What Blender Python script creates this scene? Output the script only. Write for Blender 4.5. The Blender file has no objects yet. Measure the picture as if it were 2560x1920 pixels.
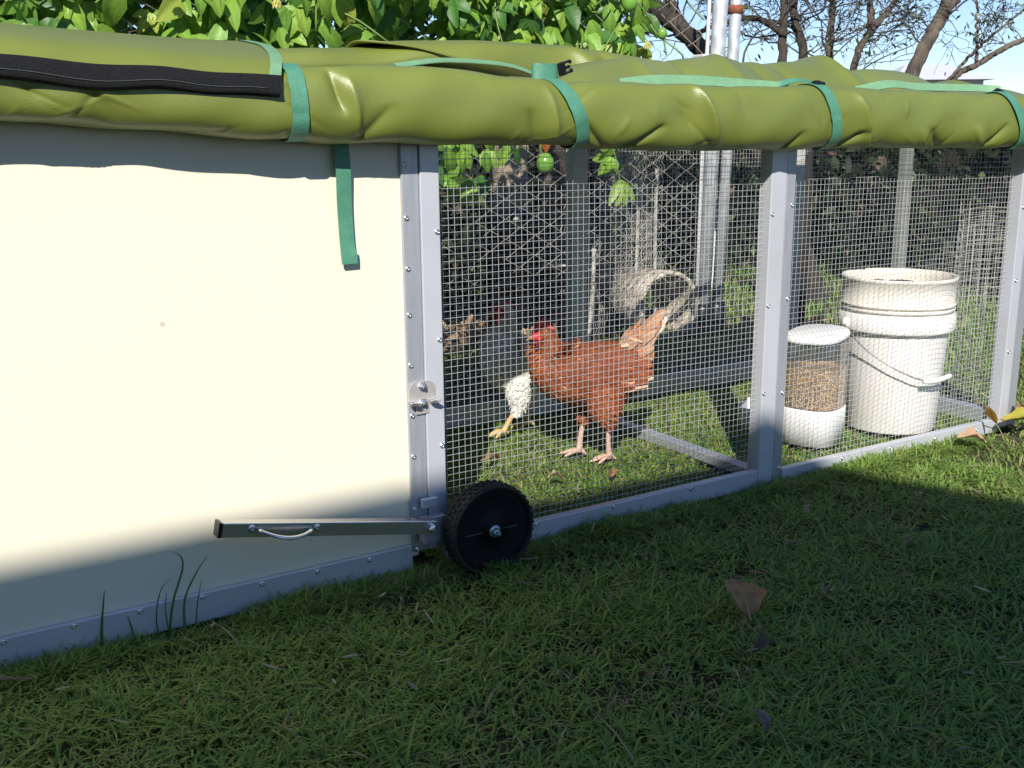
import bpy, math, random
import numpy as np
from mathutils import Vector, Matrix, noise as mnoise

SC = bpy.context.scene
COL = SC.collection
R = math.radians
rng = np.random.default_rng(7)
random.seed(7)

# ------------------------------------------------------------------ camera
cam_d = bpy.data.cameras.new("camera")
cam = bpy.data.objects.new("camera", cam_d)
COL.objects.link(cam)
right = Vector((0.85067471, -0.52562498, -0.0084211))
fwd = Vector((0.51023505, 0.82941167, -0.22745653)).normalized()
right = (right - right.dot(fwd) * fwd).normalized()
up = right.cross(fwd)
M = Matrix((right, up, -fwd)).transposed().to_4x4()
M.translation = Vector((0.0, -1.62, 0.76))
cam.matrix_world = M
cam_d.sensor_width = 36.0
cam_d.lens = 36.84
cam_d.clip_start = 0.02
cam_d.clip_end = 400.0
SC.camera = cam

# ------------------------------------------------------------------ light
SUN_EL = 36.0
SUN_AZ = (0.592, 0.806)          # horizontal travel direction of the light
world = bpy.data.worlds.new("World")
SC.world = world
world.use_nodes = True
wn = world.node_tree
bg = wn.nodes["Background"]
sky = wn.nodes.new("ShaderNodeTexSky")
sky.sky_type = 'NISHITA'
sky.sun_disc = False
sky.sun_elevation = R(SUN_EL)
sky.sun_rotation = math.atan2(-SUN_AZ[0], -SUN_AZ[1])
sky.air_density = 1.0
sky.dust_density = 0.0
sky.ozone_density = 2.5
skymix = wn.nodes.new("ShaderNodeMix"); skymix.data_type = 'RGBA'; skymix.blend_type = 'MULTIPLY'; skymix.inputs[0].default_value = 1.0
skymix.inputs[7].default_value = (0.80, 0.87, 1.05, 1)
wn.links.new(sky.outputs[0], skymix.inputs[6]); wn.links.new(skymix.outputs[2], bg.inputs[0])
bg.inputs[1].default_value = 0.10
sun_d = bpy.data.lights.new("sun", 'SUN')
sun_d.energy = 5.0
sun_d.angle = R(0.53)
sun_d.color = (1.0, 0.95, 0.86)
sun = bpy.data.objects.new("sun", sun_d)
COL.objects.link(sun)
ldir = Vector((SUN_AZ[0] * math.cos(R(SUN_EL)), SUN_AZ[1] * math.cos(R(SUN_EL)), -math.sin(R(SUN_EL))))
sun.rotation_euler = ldir.to_track_quat('-Z', 'Y').to_euler()
sun.location = (-3, -4, 6)
SC.view_settings.view_transform = 'Standard'
SC.view_settings.look = 'None'
SC.view_settings.exposure = 0.42
SC.view_settings.gamma = 1.0

# ------------------------------------------------------------------ helpers
class MB:
    """collects vertices, faces and per-vertex colours for ONE mesh"""
    def __init__(s):
        s.v = []; s.f = []; s.c = []; s.n = 0; s.mi = []
    def add(s, verts, faces, col=None, mi=0):
        verts = np.asarray(verts, float).reshape(-1, 3)
        b = s.n
        s.v.append(verts)
        s.f.extend([tuple(int(i) + b for i in f) for f in faces])
        s.mi.extend([mi] * len(faces))
        if col is None:
            c = np.ones((len(verts), 3))
        else:
            c = np.asarray(col, float)
            if c.ndim == 1: c = np.tile(c, (len(verts), 1))
        s.c.append(c)
        s.n += len(verts)
    def box(s, lo, hi, M=None, col=None):
        x0, y0, z0 = lo; x1, y1, z1 = hi
        v = np.array([(x0,y0,z0),(x1,y0,z0),(x1,y1,z0),(x0,y1,z0),(x0,y0,z1),(x1,y0,z1),(x1,y1,z1),(x0,y1,z1)], float)
        if M is not None:
            v = np.array([M @ Vector(p) for p in v])
        s.add(v, [(0,3,2,1),(4,5,6,7),(0,1,5,4),(1,2,6,5),(2,3,7,6),(3,0,4,7)], col)
    def tube(s, pts, rad, n=6, col=None, cap=True, flat=None):
        pts = np.asarray(pts, float)
        k = len(pts)
        rad = np.full(k, rad) if np.isscalar(rad) else np.asarray(rad, float)
        T = np.gradient(pts, axis=0)
        T /= np.linalg.norm(T, axis=1)[:, None] + 1e-12
        ref = np.array([0, 0, 1.0]) if abs(T[0][2]) < 0.9 else np.array([1.0, 0, 0])
        V = []
        u = np.cross(T[0], ref); u /= np.linalg.norm(u)
        for i in range(k):
            u = u - np.dot(u, T[i]) * T[i]; u /= np.linalg.norm(u) + 1e-12
            w = np.cross(T[i], u)
            for j in range(n):
                a = 2 * math.pi * j / n
                V.append(pts[i] + rad[i] * (math.cos(a) * u + (1 if flat is None else flat) * math.sin(a) * w))
        F = []
        for i in range(k - 1):
            for j in range(n):
                F.append((i*n+j, i*n+(j+1) % n, (i+1)*n+(j+1) % n, (i+1)*n+j))
        if cap:
            F.append(tuple(range(n))[::-1]); F.append(tuple(range((k-1)*n, k*n)))
        s.add(V, F, col)
    def grid(s, P, col=None, close_u=False, close_v=False):
        P = np.asarray(P, float); nu, nv = P.shape[:2]
        F = []
        for i in range(nu - (0 if close_u else 1)):
            for j in range(nv - (0 if close_v else 1)):
                i2 = (i+1) % nu; j2 = (j+1) % nv
                F.append((i*nv+j, i2*nv+j, i2*nv+j2, i*nv+j2))
        c = None
        if col is not None:
            c = np.asarray(col, float)
            if c.ndim == 3: c = c.reshape(-1, 3)
        s.add(P.reshape(-1, 3), F, c)
    def lathe(s, prof, n=32, M=None, col=None, sq=2.0, caps=(False, False)):
        V = []
        for r, z in prof:
            for j in range(n):
                a = 2*math.pi*j/n
                ca, sa = math.cos(a), math.sin(a)
                q = (abs(ca)**sq + abs(sa)**sq) ** (-1.0/sq)
                V.append((r*q*ca, r*q*sa, z))
        F = []
        for i in range(len(prof)-1):
            for j in range(n):
                F.append((i*n+j, i*n+(j+1) % n, (i+1)*n+(j+1) % n, (i+1)*n+j))
        if caps[0]: F.append(tuple(range(n))[::-1])
        if caps[1]: F.append(tuple(range((len(prof)-1)*n, len(prof)*n)))
        if M is not None: V = [M @ Vector(p) for p in V]
        s.add(np.array([tuple(p) for p in V]), F, col)
    def ellipsoid(s, c, r, n=14, m=8, M=None, col=None):
        V = []
        for i in range(m+1):
            t = math.pi*i/m
            for j in range(n):
                a = 2*math.pi*j/n
                V.append(Vector((r[0]*math.sin(t)*math.cos(a), r[1]*math.sin(t)*math.sin(a), r[2]*math.cos(t))))
        if M is not None: V = [M @ p for p in V]
        V = np.array([tuple(p) for p in V]) + np.asarray(c, float)
        F = []
        for i in range(m):
            for j in range(n):
                F.append((i*n+j, (i+1)*n+j, (i+1)*n+(j+1) % n, i*n+(j+1) % n))
        s.add(V, F, col)
    def build(s, name, mat, parent=None, smooth=True, bevel=0.0, loc=None):
        me = bpy.data.meshes.new(name)
        V = np.concatenate(s.v)
        me.from_pydata(V.tolist(), [], s.f)
        mats = mat if isinstance(mat, (list, tuple)) else [mat]
        for m in mats: me.materials.append(m)
        if len(mats) > 1:
            me.polygons.foreach_set("material_index", np.array(s.mi, dtype=np.int32))
        me.polygons.foreach_set("use_smooth", np.full(len(me.polygons), bool(smooth)))
        at = me.color_attributes.new("col", 'FLOAT_COLOR', 'POINT')
        C4 = np.concatenate([np.concatenate(s.c), np.ones((len(V), 1))], axis=1).astype(np.float32)
        at.data.foreach_set("color", C4.ravel())
        me.update()
        o = bpy.data.objects.new(name, me)
        COL.objects.link(o)
        if loc is not None: o.location = loc
        if parent is not None: o.parent = parent
        if bevel:
            b = o.modifiers.new("bevel", 'BEVEL'); b.width = bevel; b.segments = 2; b.limit_method = 'ANGLE'; b.angle_limit = R(40)
        return o

def tag(o, label=None, cat=None, group=None, kind=None):
    if label: o["label"] = label
    if cat: o["category"] = cat
    if group: o["group"] = group
    if kind: o["kind"] = kind
    return o

def thing(name, label, cat, loc=(0, 0, 0), rz=0.0, group=None):
    o = bpy.data.objects.new(name, None)
    o.empty_display_size = 0.05
    COL.objects.link(o)
    o.location = loc; o.rotation_euler = (0, 0, rz)
    return tag(o, label, cat, group)

def copy_tree(o, parent=None):
    c = o.copy(); COL.objects.link(c)
    if parent is not None: c.parent = parent
    for ch in list(o.children): copy_tree(ch, c)
    return c

def smooth(a, b, x):
    t = np.clip((np.asarray(x, float) - a) / (b - a), 0, 1)
    return t*t*(3-2*t)

def catmull(pts, k):
    pts = np.asarray(pts, float)
    n = len(pts)
    P = np.vstack([2*pts[0]-pts[1], pts, 2*pts[-1]-pts[-2]])
    out = []
    ts = np.linspace(0, n-1, k)
    for t in ts:
        i = min(int(t), n-2); u = t-i
        p0, p1, p2, p3 = P[i], P[i+1], P[i+2], P[i+3]
        out.append(0.5*((2*p1)+(-p0+p2)*u+(2*p0-5*p1+4*p2-p3)*u*u+(-p0+3*p1-3*p2+p3)*u**3))
    return np.array(out)

# ------------------------------------------------------------------ materials
def mat(name, base, rough=0.5, metal=0.0, spec=0.5, var=0.0, vscale=8.0, var2=None, bump=0.0, bscale=60.0, attr=False,
        trans=0.0, tcol=None, coat=0.0, stretch=None, rvar=0.0, sheen=0.0):  # procedural surface
    m = bpy.data.materials.new(name); m.use_nodes = True
    nt = m.node_tree; N = nt.nodes; L = nt.links
    p = N["Principled BSDF"]
    p.inputs["Base Color"].default_value = (*base, 1)
    p.inputs["Roughness"].default_value = rough
    p.inputs["Metallic"].default_value = metal
    p.inputs["Specular IOR Level"].default_value = spec
    p.inputs["Coat Weight"].default_value = coat
    tc = N.new("ShaderNodeTexCoord")
    vec = tc.outputs["Object"]
    if stretch:
        mp = N.new("ShaderNodeMapping"); mp.inputs["Scale"].default_value = stretch
        L.new(vec, mp.inputs[0]); vec = mp.outputs[0]
    colout = None
    if attr:
        a = N.new("ShaderNodeAttribute"); a.attribute_name = "col"
        mx = N.new("ShaderNodeMix"); mx.data_type = 'RGBA'; mx.blend_type = 'MULTIPLY'; mx.inputs[0].default_value = 1
        mx.inputs[6].default_value = (*base, 1)
        L.new(a.outputs["Color"], mx.inputs[7]); colout = mx.outputs[2]
    if var > 0:
        nz = N.new("ShaderNodeTexNoise"); nz.inputs["Scale"].default_value = vscale; nz.inputs["Detail"].default_value = 6
        nz.inputs["Roughness"].default_value = 0.6
        L.new(vec, nz.inputs["Vector"])
        rp = N.new("ShaderNodeValToRGB")
        rp.color_ramp.elements[0].position = 0.32; rp.color_ramp.elements[1].position = 0.68
        lo = var2 if var2 is not None else tuple(b*(1-var) for b in base)
        hi = tuple(min(1, b*(1+var*0.5)) for b in base)
        rp.color_ramp.elements[0].color = (*lo, 1); rp.color_ramp.elements[1].color = (*hi, 1)
        L.new(nz.outputs[0], rp.inputs[0])
        if colout is None: colout = rp.outputs[0]
        else:
            L.new(rp.outputs[0], mx.inputs[6])
    if colout is not None: L.new(colout, p.inputs["Base Color"])
    if rvar > 0:
        n3 = N.new("ShaderNodeTexNoise"); n3.inputs["Scale"].default_value = vscale*1.7; n3.inputs["Detail"].default_value = 5
        L.new(vec, n3.inputs["Vector"])
        mr = N.new("ShaderNodeMapRange"); mr.inputs[3].default_value = rough-rvar; mr.inputs[4].default_value = rough+rvar
        L.new(n3.outputs[0], mr.inputs[0]); L.new(mr.outputs[0], p.inputs["Roughness"])
    if bump > 0:
        n2 = N.new("ShaderNodeTexNoise"); n2.inputs["Scale"].default_value = bscale; n2.inputs["Detail"].default_value = 4
        L.new(vec, n2.inputs["Vector"])
        b = N.new("ShaderNodeBump"); b.inputs["Strength"].default_value = bump; b.inputs["Distance"].default_value = 0.01
        L.new(n2.outputs[0], b.inputs["Height"]); L.new(b.outputs[0], p.inputs["Normal"])
    if trans > 0:
        t = N.new("ShaderNodeBsdfTranslucent")
        if colout is not None and tcol is None: L.new(colout, t.inputs[0])
        else: t.inputs[0].default_value = (*(tcol or base), 1)
        if attr and tcol is not None:
            mm = N.new("ShaderNodeMix"); mm.data_type = 'RGBA'; mm.blend_type = 'MULTIPLY'; mm.inputs[0].default_value = 1
            mm.inputs[6].default_value = (*tcol, 1); L.new(a.outputs["Color"], mm.inputs[7]); L.new(mm.outputs[2], t.inputs[0])
        ms = N.new("ShaderNodeMixShader"); ms.inputs[0].default_value = trans
        out = N["Material Output"]
        L.new(p.outputs[0], ms.inputs[1]); L.new(t.outputs[0], ms.inputs[2]); L.new(ms.outputs[0], out.inputs[0])
    return m

M_panel = mat("cream_panel", (0.79, 0.745, 0.59), 0.42, var=0.02, vscale=2.0, bump=0.02, bscale=140, rvar=0.06)
M_alu = mat("powder_coat", (0.56, 0.57, 0.62), 0.38, metal=0.25, var=0.06, vscale=5, rvar=0.08)
M_mill = mat("mill_aluminium", (0.44, 0.46, 0.50), 0.42, metal=0.45, var=0.10, vscale=6, stretch=(30, 30, 2), rvar=0.1)
M_backpost = mat("dull_aluminium", (0.55, 0.55, 0.49), 0.5, metal=0.1, var=0.1, vscale=6)
M_screw = mat("zinc_screw", (0.62, 0.64, 0.66), 0.25, metal=0.9)
M_dark = mat("black_socket", (0.02, 0.02, 0.02), 0.6)
M_steel = mat("stainless", (0.62, 0.60, 0.58), 0.24, metal=0.85, rvar=0.08, vscale=20)
M_bracket = mat("bracket_steel", (0.60, 0.57, 0.56), 0.35, metal=0.5, var=0.06, vscale=20)
M_wire = mat("galvanised_wire", (0.62, 0.64, 0.66), 0.5, metal=0.3, var=0.12, vscale=60)
M_galv = mat("galvanised_pipe", (0.64, 0.66, 0.68), 0.42, metal=0.4, var=0.3, vscale=25, bump=0.08, bscale=120)
M_oldwire = mat("weathered_wire", (0.46, 0.43, 0.37), 0.6, metal=0.2, var=0.3, vscale=40)
M_canvas = mat("olive_canvas", (0.168, 0.200, 0.038), 0.40, var=0.15, vscale=3.2, bump=0.11, bscale=480, rvar=0.07, spec=0.6)
M_canvas_in = mat("canvas_inside", (0.030, 0.034, 0.010), 0.7, var=0.2)
M_web = mat("green_webbing", (0.085, 0.27, 0.175), 0.42, var=0.18, vscale=40, bump=0.25, bscale=500, spec=0.6)
M_bind = mat("pale_binding", (0.16, 0.32, 0.175), 0.6, var=0.12, vscale=60, bump=0.15, bscale=400)
M_velcro = mat("black_fastening", (0.012, 0.012, 0.016), 0.95, var=0.5, vscale=300, bump=1.0, bscale=700)
M_blackpl = mat("black_plastic", (0.010, 0.010, 0.012), 0.35, var=0.3, vscale=20)
M_tyre = mat("tyre_plastic", (0.034, 0.030, 0.027), 0.7, spec=0.25, var=0.4, vscale=30, bump=0.2, bscale=150)
M_soil = mat("lawn_soil", (0.045, 0.040, 0.018), 0.95, var=0.6, vscale=9, bump=0.8, bscale=40)
M_grass = mat("grass_blades", (1, 1, 1), 0.55, attr=True, trans=0.40, spec=0.15)
M_leaf = mat("vine_leaf", (1, 1, 1), 0.42, attr=True, trans=0.38, spec=0.4, bump=0.15, bscale=90)
M_stem = mat("vine_stem", (0.16, 0.24, 0.05), 0.6, var=0.3)
M_fruit = mat("green_fruit", (0.16, 0.33, 0.05), 0.25, var=0.15, vscale=30)
M_flower = mat("pale_flower", (0.55, 0.52, 0.14), 0.7, attr=False, var=0.3, vscale=60, trans=0.3)
M_orange = mat("orange_petal", (0.70, 0.24, 0.05), 0.7, var=0.3, vscale=50, trans=0.2)
M_bark = mat("grey_brown_bark", (0.115, 0.090, 0.068), 0.9, var=0.7, vscale=16, bump=1.0, bscale=45, stretch=(1, 1, 0.35))
M_barkd = mat("dark_bark", (0.060, 0.046, 0.034), 0.9, var=0.75, vscale=14, bump=1.0, bscale=40, stretch=(1, 1, 0.35))  # lighter noise tones imitate sunlit patches on the trunks
M_twig = mat("twig_bark", (0.075, 0.06, 0.05), 0.9, attr=False, var=0.4, vscale=20)
M_tleaf = mat("tree_leaf", (1, 1, 1), 0.5, attr=True, trans=0.15, spec=0.4)
M_hedge = mat("hedge_leaf", (1, 1, 1), 0.6, attr=True, trans=0.08, spec=0.2)
M_timber = mat("dark_timber", (0.030, 0.024, 0.018), 0.9, var=0.5, vscale=10, bump=0.6, bscale=60, stretch=(6, 6, 0.6))
M_bucket = mat("white_plastic", (0.80, 0.77, 0.74), 0.38, var=0.05, vscale=5, bump=0.03, bscale=200)
M_bucketrim = mat("stained_plastic", (0.76, 0.71, 0.63), 0.45, var=0.16, vscale=14, bump=0.04, bscale=150)
M_white = mat("clean_white_plastic", (0.82, 0.82, 0.82), 0.32, var=0.03, vscale=6)
M_feed = mat("feed_pellets", (1, 1, 1), 0.8, attr=True)
M_compost = mat("compost", (0.07, 0.045, 0.028), 0.95, var=0.7, vscale=40, bump=1.0, bscale=90)
M_concrete = mat("weathered_concrete", (0.58, 0.51, 0.42), 0.9, var=0.5, vscale=34, var2=(0.16, 0.135, 0.10), bump=0.9, bscale=70)
M_rust = mat("rust", (0.24, 0.075, 0.04), 0.85, var=0.4, vscale=60)
M_pvc = mat("grey_pvc", (0.60, 0.60, 0.58), 0.45, var=0.1, vscale=10)
M_dry = mat("dry_leaf", (1, 1, 1), 0.75, attr=True, trans=0.12, var=0.35, vscale=35, bump=0.4, bscale=120)
M_bale = mat("bail_wire", (0.30, 0.30, 0.32), 0.4, metal=0.7)
# clear jar: thin see-through plastic
M_clear = bpy.data.materials.new("clear_plastic"); M_clear.use_nodes = True
_n = M_clear.node_tree; _n.nodes.remove(_n.nodes["Principled BSDF"])
_tr = _n.nodes.new("ShaderNodeBsdfTransparent"); _tr.inputs[0].default_value = (0.93, 0.94, 0.94, 1)
_gl = _n.nodes.new("ShaderNodeBsdfGlossy"); _gl.inputs["Roughness"].default_value = 0.08
_lf = _n.nodes.new("ShaderNodeLayerWeight"); _lf.inputs[0].default_value = 0.25
_lw = _n.nodes.new("ShaderNodeMath"); _lw.operation = 'MULTIPLY_ADD'; _lw.inputs[1].default_value = 0.55; _lw.inputs[2].default_value = 0.035
_n.links.new(_lf.outputs["Facing"], _lw.inputs[0])
_df = _n.nodes.new("ShaderNodeBsdfDiffuse"); _df.inputs[0].default_value = (0.6, 0.6, 0.6, 1)
_m1 = _n.nodes.new("ShaderNodeMixShader"); _m1.inputs[0].default_value = 0.10
_m2 = _n.nodes.new("ShaderNodeMixShader")
_n.links.new(_tr.outputs[0], _m1.inputs[1]); _n.links.new(_df.outputs[0], _m1.inputs[2])
_n.links.new(_lw.outputs[0], _m2.inputs[0]); _n.links.new(_m1.outputs[0], _m2.inputs[1]); _n.links.new(_gl.outputs[0], _m2.inputs[2])
_n.links.new(_m2.outputs[0], _n.nodes["Material Output"].inputs[0])

# ------------------------------------------------------------------ ground
GZ = -0.018
g = MB()
xs = np.concatenate([[-150, -40, -12], np.linspace(-4, 8, 61), [14, 40, 150]])
ys = np.concatenate([[-150, -40, -12], np.linspace(-5, 7, 61), [14, 40, 150]])
P = np.zeros((len(xs), len(ys), 3))
for i, x in enumerate(xs):
    for j, y in enumerate(ys):
        near = 1.0 if (-4 <= x <= 8 and -5 <= y <= 7) else 0.0
        P[i, j] = (x, y, GZ + near*0.008*mnoise.noise(Vector((x*1.7, y*1.7, 0))))
g.grid(P)
tag(g.build("ground", M_soil), kind="structure")

# ------------------------------------------------------------------ house behind the photographer (throws the foreground shade)
hx, hy, hz = -0.74, -3.28, 3.112
t19 = math.tan(R(19))
M_wall = mat("rendered_wall", (0.20, 0.21, 0.23), 0.9, var=0.1, vscale=3)
M_roof = mat("sheet_roof", (0.22, 0.22, 0.23), 0.5, var=0.1)
M_pane = mat("window_pane", (0.03, 0.04, 0.05), 0.05, spec=0.8)
house = thing("house", "rendered house with a sheet gable roof standing behind the photographer", "house", (hx-4, hy-4, GZ))
def hb(name, m, boxes, par=house):
    b = MB()
    for lo, hi in boxes:
        b.box((lo[0]-hx+4, lo[1]-hy+4, lo[2]-GZ), (hi[0]-hx+4, hi[1]-hy+4, hi[2]-GZ))
    return b.build(name, m, par, smooth=False)
wall = hb("wall", M_wall, [((hx-8.0, hy-7.0, GZ-0.1), (hx-0.35, hy-0.45, hz+0.05))])
b = MB()   # gable roof, verge over the right-hand end, eave facing the coop
ex = hx+0.0
def rp(x, y, z): return (x-hx+4, y-hy+4, z-GZ)
tl = 0.002  # eave runs slightly out of level plan with the coop
Lw = 9.0
half = 3.75
pts_top = [rp(ex, hy, hz), rp(ex-Lw, hy+tl*Lw, hz), rp(ex-Lw, hy+tl*Lw-half, hz+half*t19), rp(ex, hy-half, hz+half*t19),
           rp(ex, hy-2*half, hz), rp(ex-Lw, hy-2*half, hz)]
low = [(p[0], p[1], p[2]-0.07) for p in pts_top]
b.add(pts_top+low, [(0,3,2,1),(3,4,5,2),(6,7,8,9),(9,8,11,10),(0,1,7,6),(1,2,8,7),(2,5,11,8),(5,4,10,11),(4,3,9,10),(3,0,6,9)])
b.build("roof", M_roof, house, smooth=False)
hb("window", M_pane, [((hx-4.6, hy-0.452, 1.0), (hx-3.0, hy-0.44, 2.2))])

# ------------------------------------------------------------------ chicken coop
coop = thing("chicken_coop", "movable chicken coop with cream panel, grey metal frame and wire mesh run", "chicken coop", (0, 0, 0))
XL, XE, YB = -0.78, 2.585, 0.82      # left end, right end, back
b = MB(); b.box((XL, 0.004, 0.02), (0.795, 0.016, 0.86)); b.build("side_panel", M_panel, coop, smooth=False)
b = MB(); b.box((XL, YB-0.012, 0.02), (0.80, YB, 0.86)); b.build("back_panel", M_panel, coop, smooth=False)
b = MB(); b.box((0.80, 0.03, 0.02), (0.812, YB-0.02, 0.86)); b.build("partition_panel", M_panel, coop, smooth=False)
b = MB(); b.box((XL, 0.02, 0.02), (XL+0.012, YB-0.02, 0.86)); b.build("end_panel", M_panel, coop, smooth=False)
# little scuff on the panel
sc = MB(); sc.lathe([(0.0001, 0), (0.004, 0.0)], 10, Matrix.Translation((0.3732, 0.0035, 0.4899)) @ Matrix.Rotation(R(90), 4, 'X'))
sc.build("paint_scuff", mat("scuff", (0.55, 0.51, 0.41), 0.8), coop)

def post(name, m, lo, hi, par=coop, bev=0.0018):
    b = MB(); b.box(lo, hi); return b.build(name, m, par, smooth=False, bevel=bev)
post("cover_strip", M_mill, (0.780, -0.004, 0.03), (0.8125, 0.0035, 0.83))
post("corner_post", M_alu, (0.8135, -0.007, 0.03), (0.850, 0.028, 0.83))
post("middle_post", M_alu, (1.636, -0.006, 0.0), (1.680, 0.030, 0.83))
post("middle_post", M_mill, (1.6812, -0.0045, 0.0), (1.709, 0.030, 0.83))  # greyer material imitates this half's different angle to the light
post("end_post", M_alu, (2.513, -0.006, 0.0), (2.548, 0.03, 0.83))
post("end_post", M_mill, (2.5492, -0.0045, 0.0), (2.584, 0.03, 0.83))
# bottom rails (angle: upright face and lip); butt between the posts
post("bottom_rail", M_alu, (XL, -0.006, -0.005), (0.7785, 0.003, 0.0455))
post("bottom_rail", M_alu, (0.8515, -0.006, -0.005), (1.6345, 0.012, 0.036))
post("bottom_rail", M_alu, (1.7105, -0.006, -0.010), (2.5115, 0.012, 0.026))
post("cross_rail", M_mill, (1.662, 0.034, -0.004), (1.697, YB-0.032, 0.018))
post("end_rail", M_mill, (2.53, 0.034, -0.004), (2.565, YB-0.032, 0.036))
post("back_rail", M_backpost, (0.82, YB-0.03, -0.005), (2.585, YB, 0.052))
post("back_post", M_backpost, (1.69, YB-0.028, 0.055), (1.738, YB+0.012, 0.80))
post("back_post", M_backpost, (2.54, YB-0.028, 0.055), (2.588, YB+0.012, 0.80))
post("top_rail", M_alu, (0.82, -0.005, 0.80), (2.585, 0.03, 0.8345))
post("top_rail", M_alu, (0.82, YB-0.03, 0.776), (2.585, YB, 0.798))

# hardware cloth, 12.7 mm squares
def wire_panel(name, axis, a0, a1, z0, z1, off, seed, par=coop, ph=0.0):
    r = np.random.default_rng(seed); b = MB()
    pit, rad = 0.0127, 0.00043
    def wob(a, z): return 0.0022*mnoise.noise(Vector((a*5.0, z*5.0, seed)))
    k = 4
    def cyl(p):
        b.tube(p, rad, 4, cap=False)
    na = int((a1-a0)/pit)+1; nz = int((z1-z0)/pit)+1
    for i in range(na):
        a = a0+ph+i*pit+r.normal(0, 0.00018)
        if a > a1: continue
        pts = []
        for t in np.linspace(0, 1, 9):
            z = z0+(z1-z0)*t
            da = 0.0012*mnoise.noise(Vector((a*9, z*4, seed+3.3)))
            o = off+wob(a, z)
            pts.append((a+da, o, z) if axis == 'x' else (o, a+da, z))
        cyl(pts)
    for i in range(nz):
        z = z0+i*pit+r.normal(0, 0.00015)
        pts = []
        for t in np.linspace(0, 1, 13):
            a = a0+(a1-a0)*t
            dz = 0.0012*mnoise.noise(Vector((a*4, z*9, seed+7.7)))
            o = off-0.0011+wob(a, z)
            pts.append((a, o, z+dz) if axis == 'x' else (o, a, z+dz))
        cyl(pts)
    return b.build(name, M_wire, par)
wire_panel("wire_mesh", 'x', 0.852, 1.640, 0.030, 0.835, 0.016, 1)
wire_panel("wire_mesh", 'x', 1.706, 2.516, 0.022, 0.835, 0.016, 2)
wire_panel("wire_mesh", 'x', 0.83, 1.689, 0.05, 0.775, YB-0.012, 3, ph=0.004)
wire_panel("wire_mesh", 'x', 1.739, 2.539, 0.05, 0.775, YB-0.012, 4)
wire_panel("wire_mesh", 'y', 0.032, YB-0.03, 0.03, 0.84, 2.556, 5)

# screws: a domed head with a dark socket
sm = MB(); sm.lathe([(0.0052, 0), (0.0050, 0.0012), (0.0040, 0.0026), (0.0022, 0.0034), (0.0019, 0.0030), (0.0017, 0.0018), (0.0001, 0.0017)], 12,
                    Matrix.Rotation(R(90), 4, 'X'))
scr = None
def screw(x, y, z):
    global scr
    if scr is None:
        scr = sm.build("screw", M_screw, coop); o = scr
    else:
        o = scr.copy(); COL.objects.link(o); o.parent = coop
    o.location = (x, y, z)
for z in (0.72, 0.632, 0.546, 0.466, 0.377, 0.286, 0.211, 0.112): screw(0.787, -0.004, z)
for z in (0.606, 0.417, 0.223): screw(0.8435, -0.007, z)
for z in (0.601, 0.406, 0.211): screw(1.642, -0.006, z)
for z in (0.618, 0.416, 0.205, 0.03): screw(1.701, -0.0045, z)
for z in (0.58, 0.393, 0.205): screw(2.525, -0.006, z)
for i in range(9): screw(0.103+0.0985*i - (0.0 if i < 7 else 0.004), -0.006, 0.040-0.0006*i) if i < 8 else None
for x in (0.005, -0.095): screw(x, -0.006, 0.042)
for x in (1.046, 1.234, 1.44): screw(x, -0.006, 0.030-0.002*(x-1))
for x in (1.909, 2.08, 2.25, 2.42): screw(x, -0.006, 0.018-0.018*(x-1.9))

# latch bracket on the corner post
lt = thing("latch_bracket", None, None); lt.parent = coop; lt.location = (0.806, -0.0055, 0.318)
b = MB()
outl = []
for a in np.linspace(0, math.pi, 15):
    ca, sa = math.cos(a), math.sin(a)
    q = (abs(ca)**3+abs(sa)**3)**(-1/3)
    outl.append((0.026*q*ca, 0.008+0.022*q*sa))
outl = outl+[(-0.026, -0.006), (-0.0125, -0.006), (-0.0125, -0.030), (0.0125, -0.030), (0.0125, -0.006), (0.026, -0.006)]
n = len(outl)
V = [(x, -0.003, z) for x, z in outl]+[(x, 0.0, z) for x, z in outl]
b.add(V, [tuple(range(n))[::-1], tuple(range(n, 2*n))]+[(i, (i+1) % n, n+(i+1) % n, n+i) for i in range(n)])
b.build("latch_plate", M_bracket, lt, smooth=False)
for sx in (-1, 1):   # two curled tabs that stick out
    b = MB(); P = []
    for u in np.linspace(0, 1, 7):
        yy = -0.003-0.020*u; zz = -0.006-0.003*math.sin(u*math.pi)+0.003*u
        w0, w1 = (0.0125, 0.026)
        P.append([(sx*w0, yy, zz), (sx*(w0+w1)/2, yy-0.002*u, zz-0.001), (sx*(w1+0.003*u), yy, zz)])
    P = np.array(P); b.grid(P); Q = P.copy(); Q[..., 2] -= 0.0025; b.grid(Q[:, ::-1])
    b.build("latch_tab", M_bracket, lt)
for z in (0.020, -0.010):
    b = MB()
    b.lathe([(0.0001, 0), (0.0085, 0), (0.0085, 0.002), (0.0062, 0.002), (0.0062, 0.0065), (0.0035, 0.0075), (0.0033, 0.011), (0.0001, 0.0112)], 6,
            Matrix.Translation((0, -0.003, z)) @ Matrix.Rotation(R(90), 4, 'X'))
    b.build("bolt", M_screw, lt, smooth=False)

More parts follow.
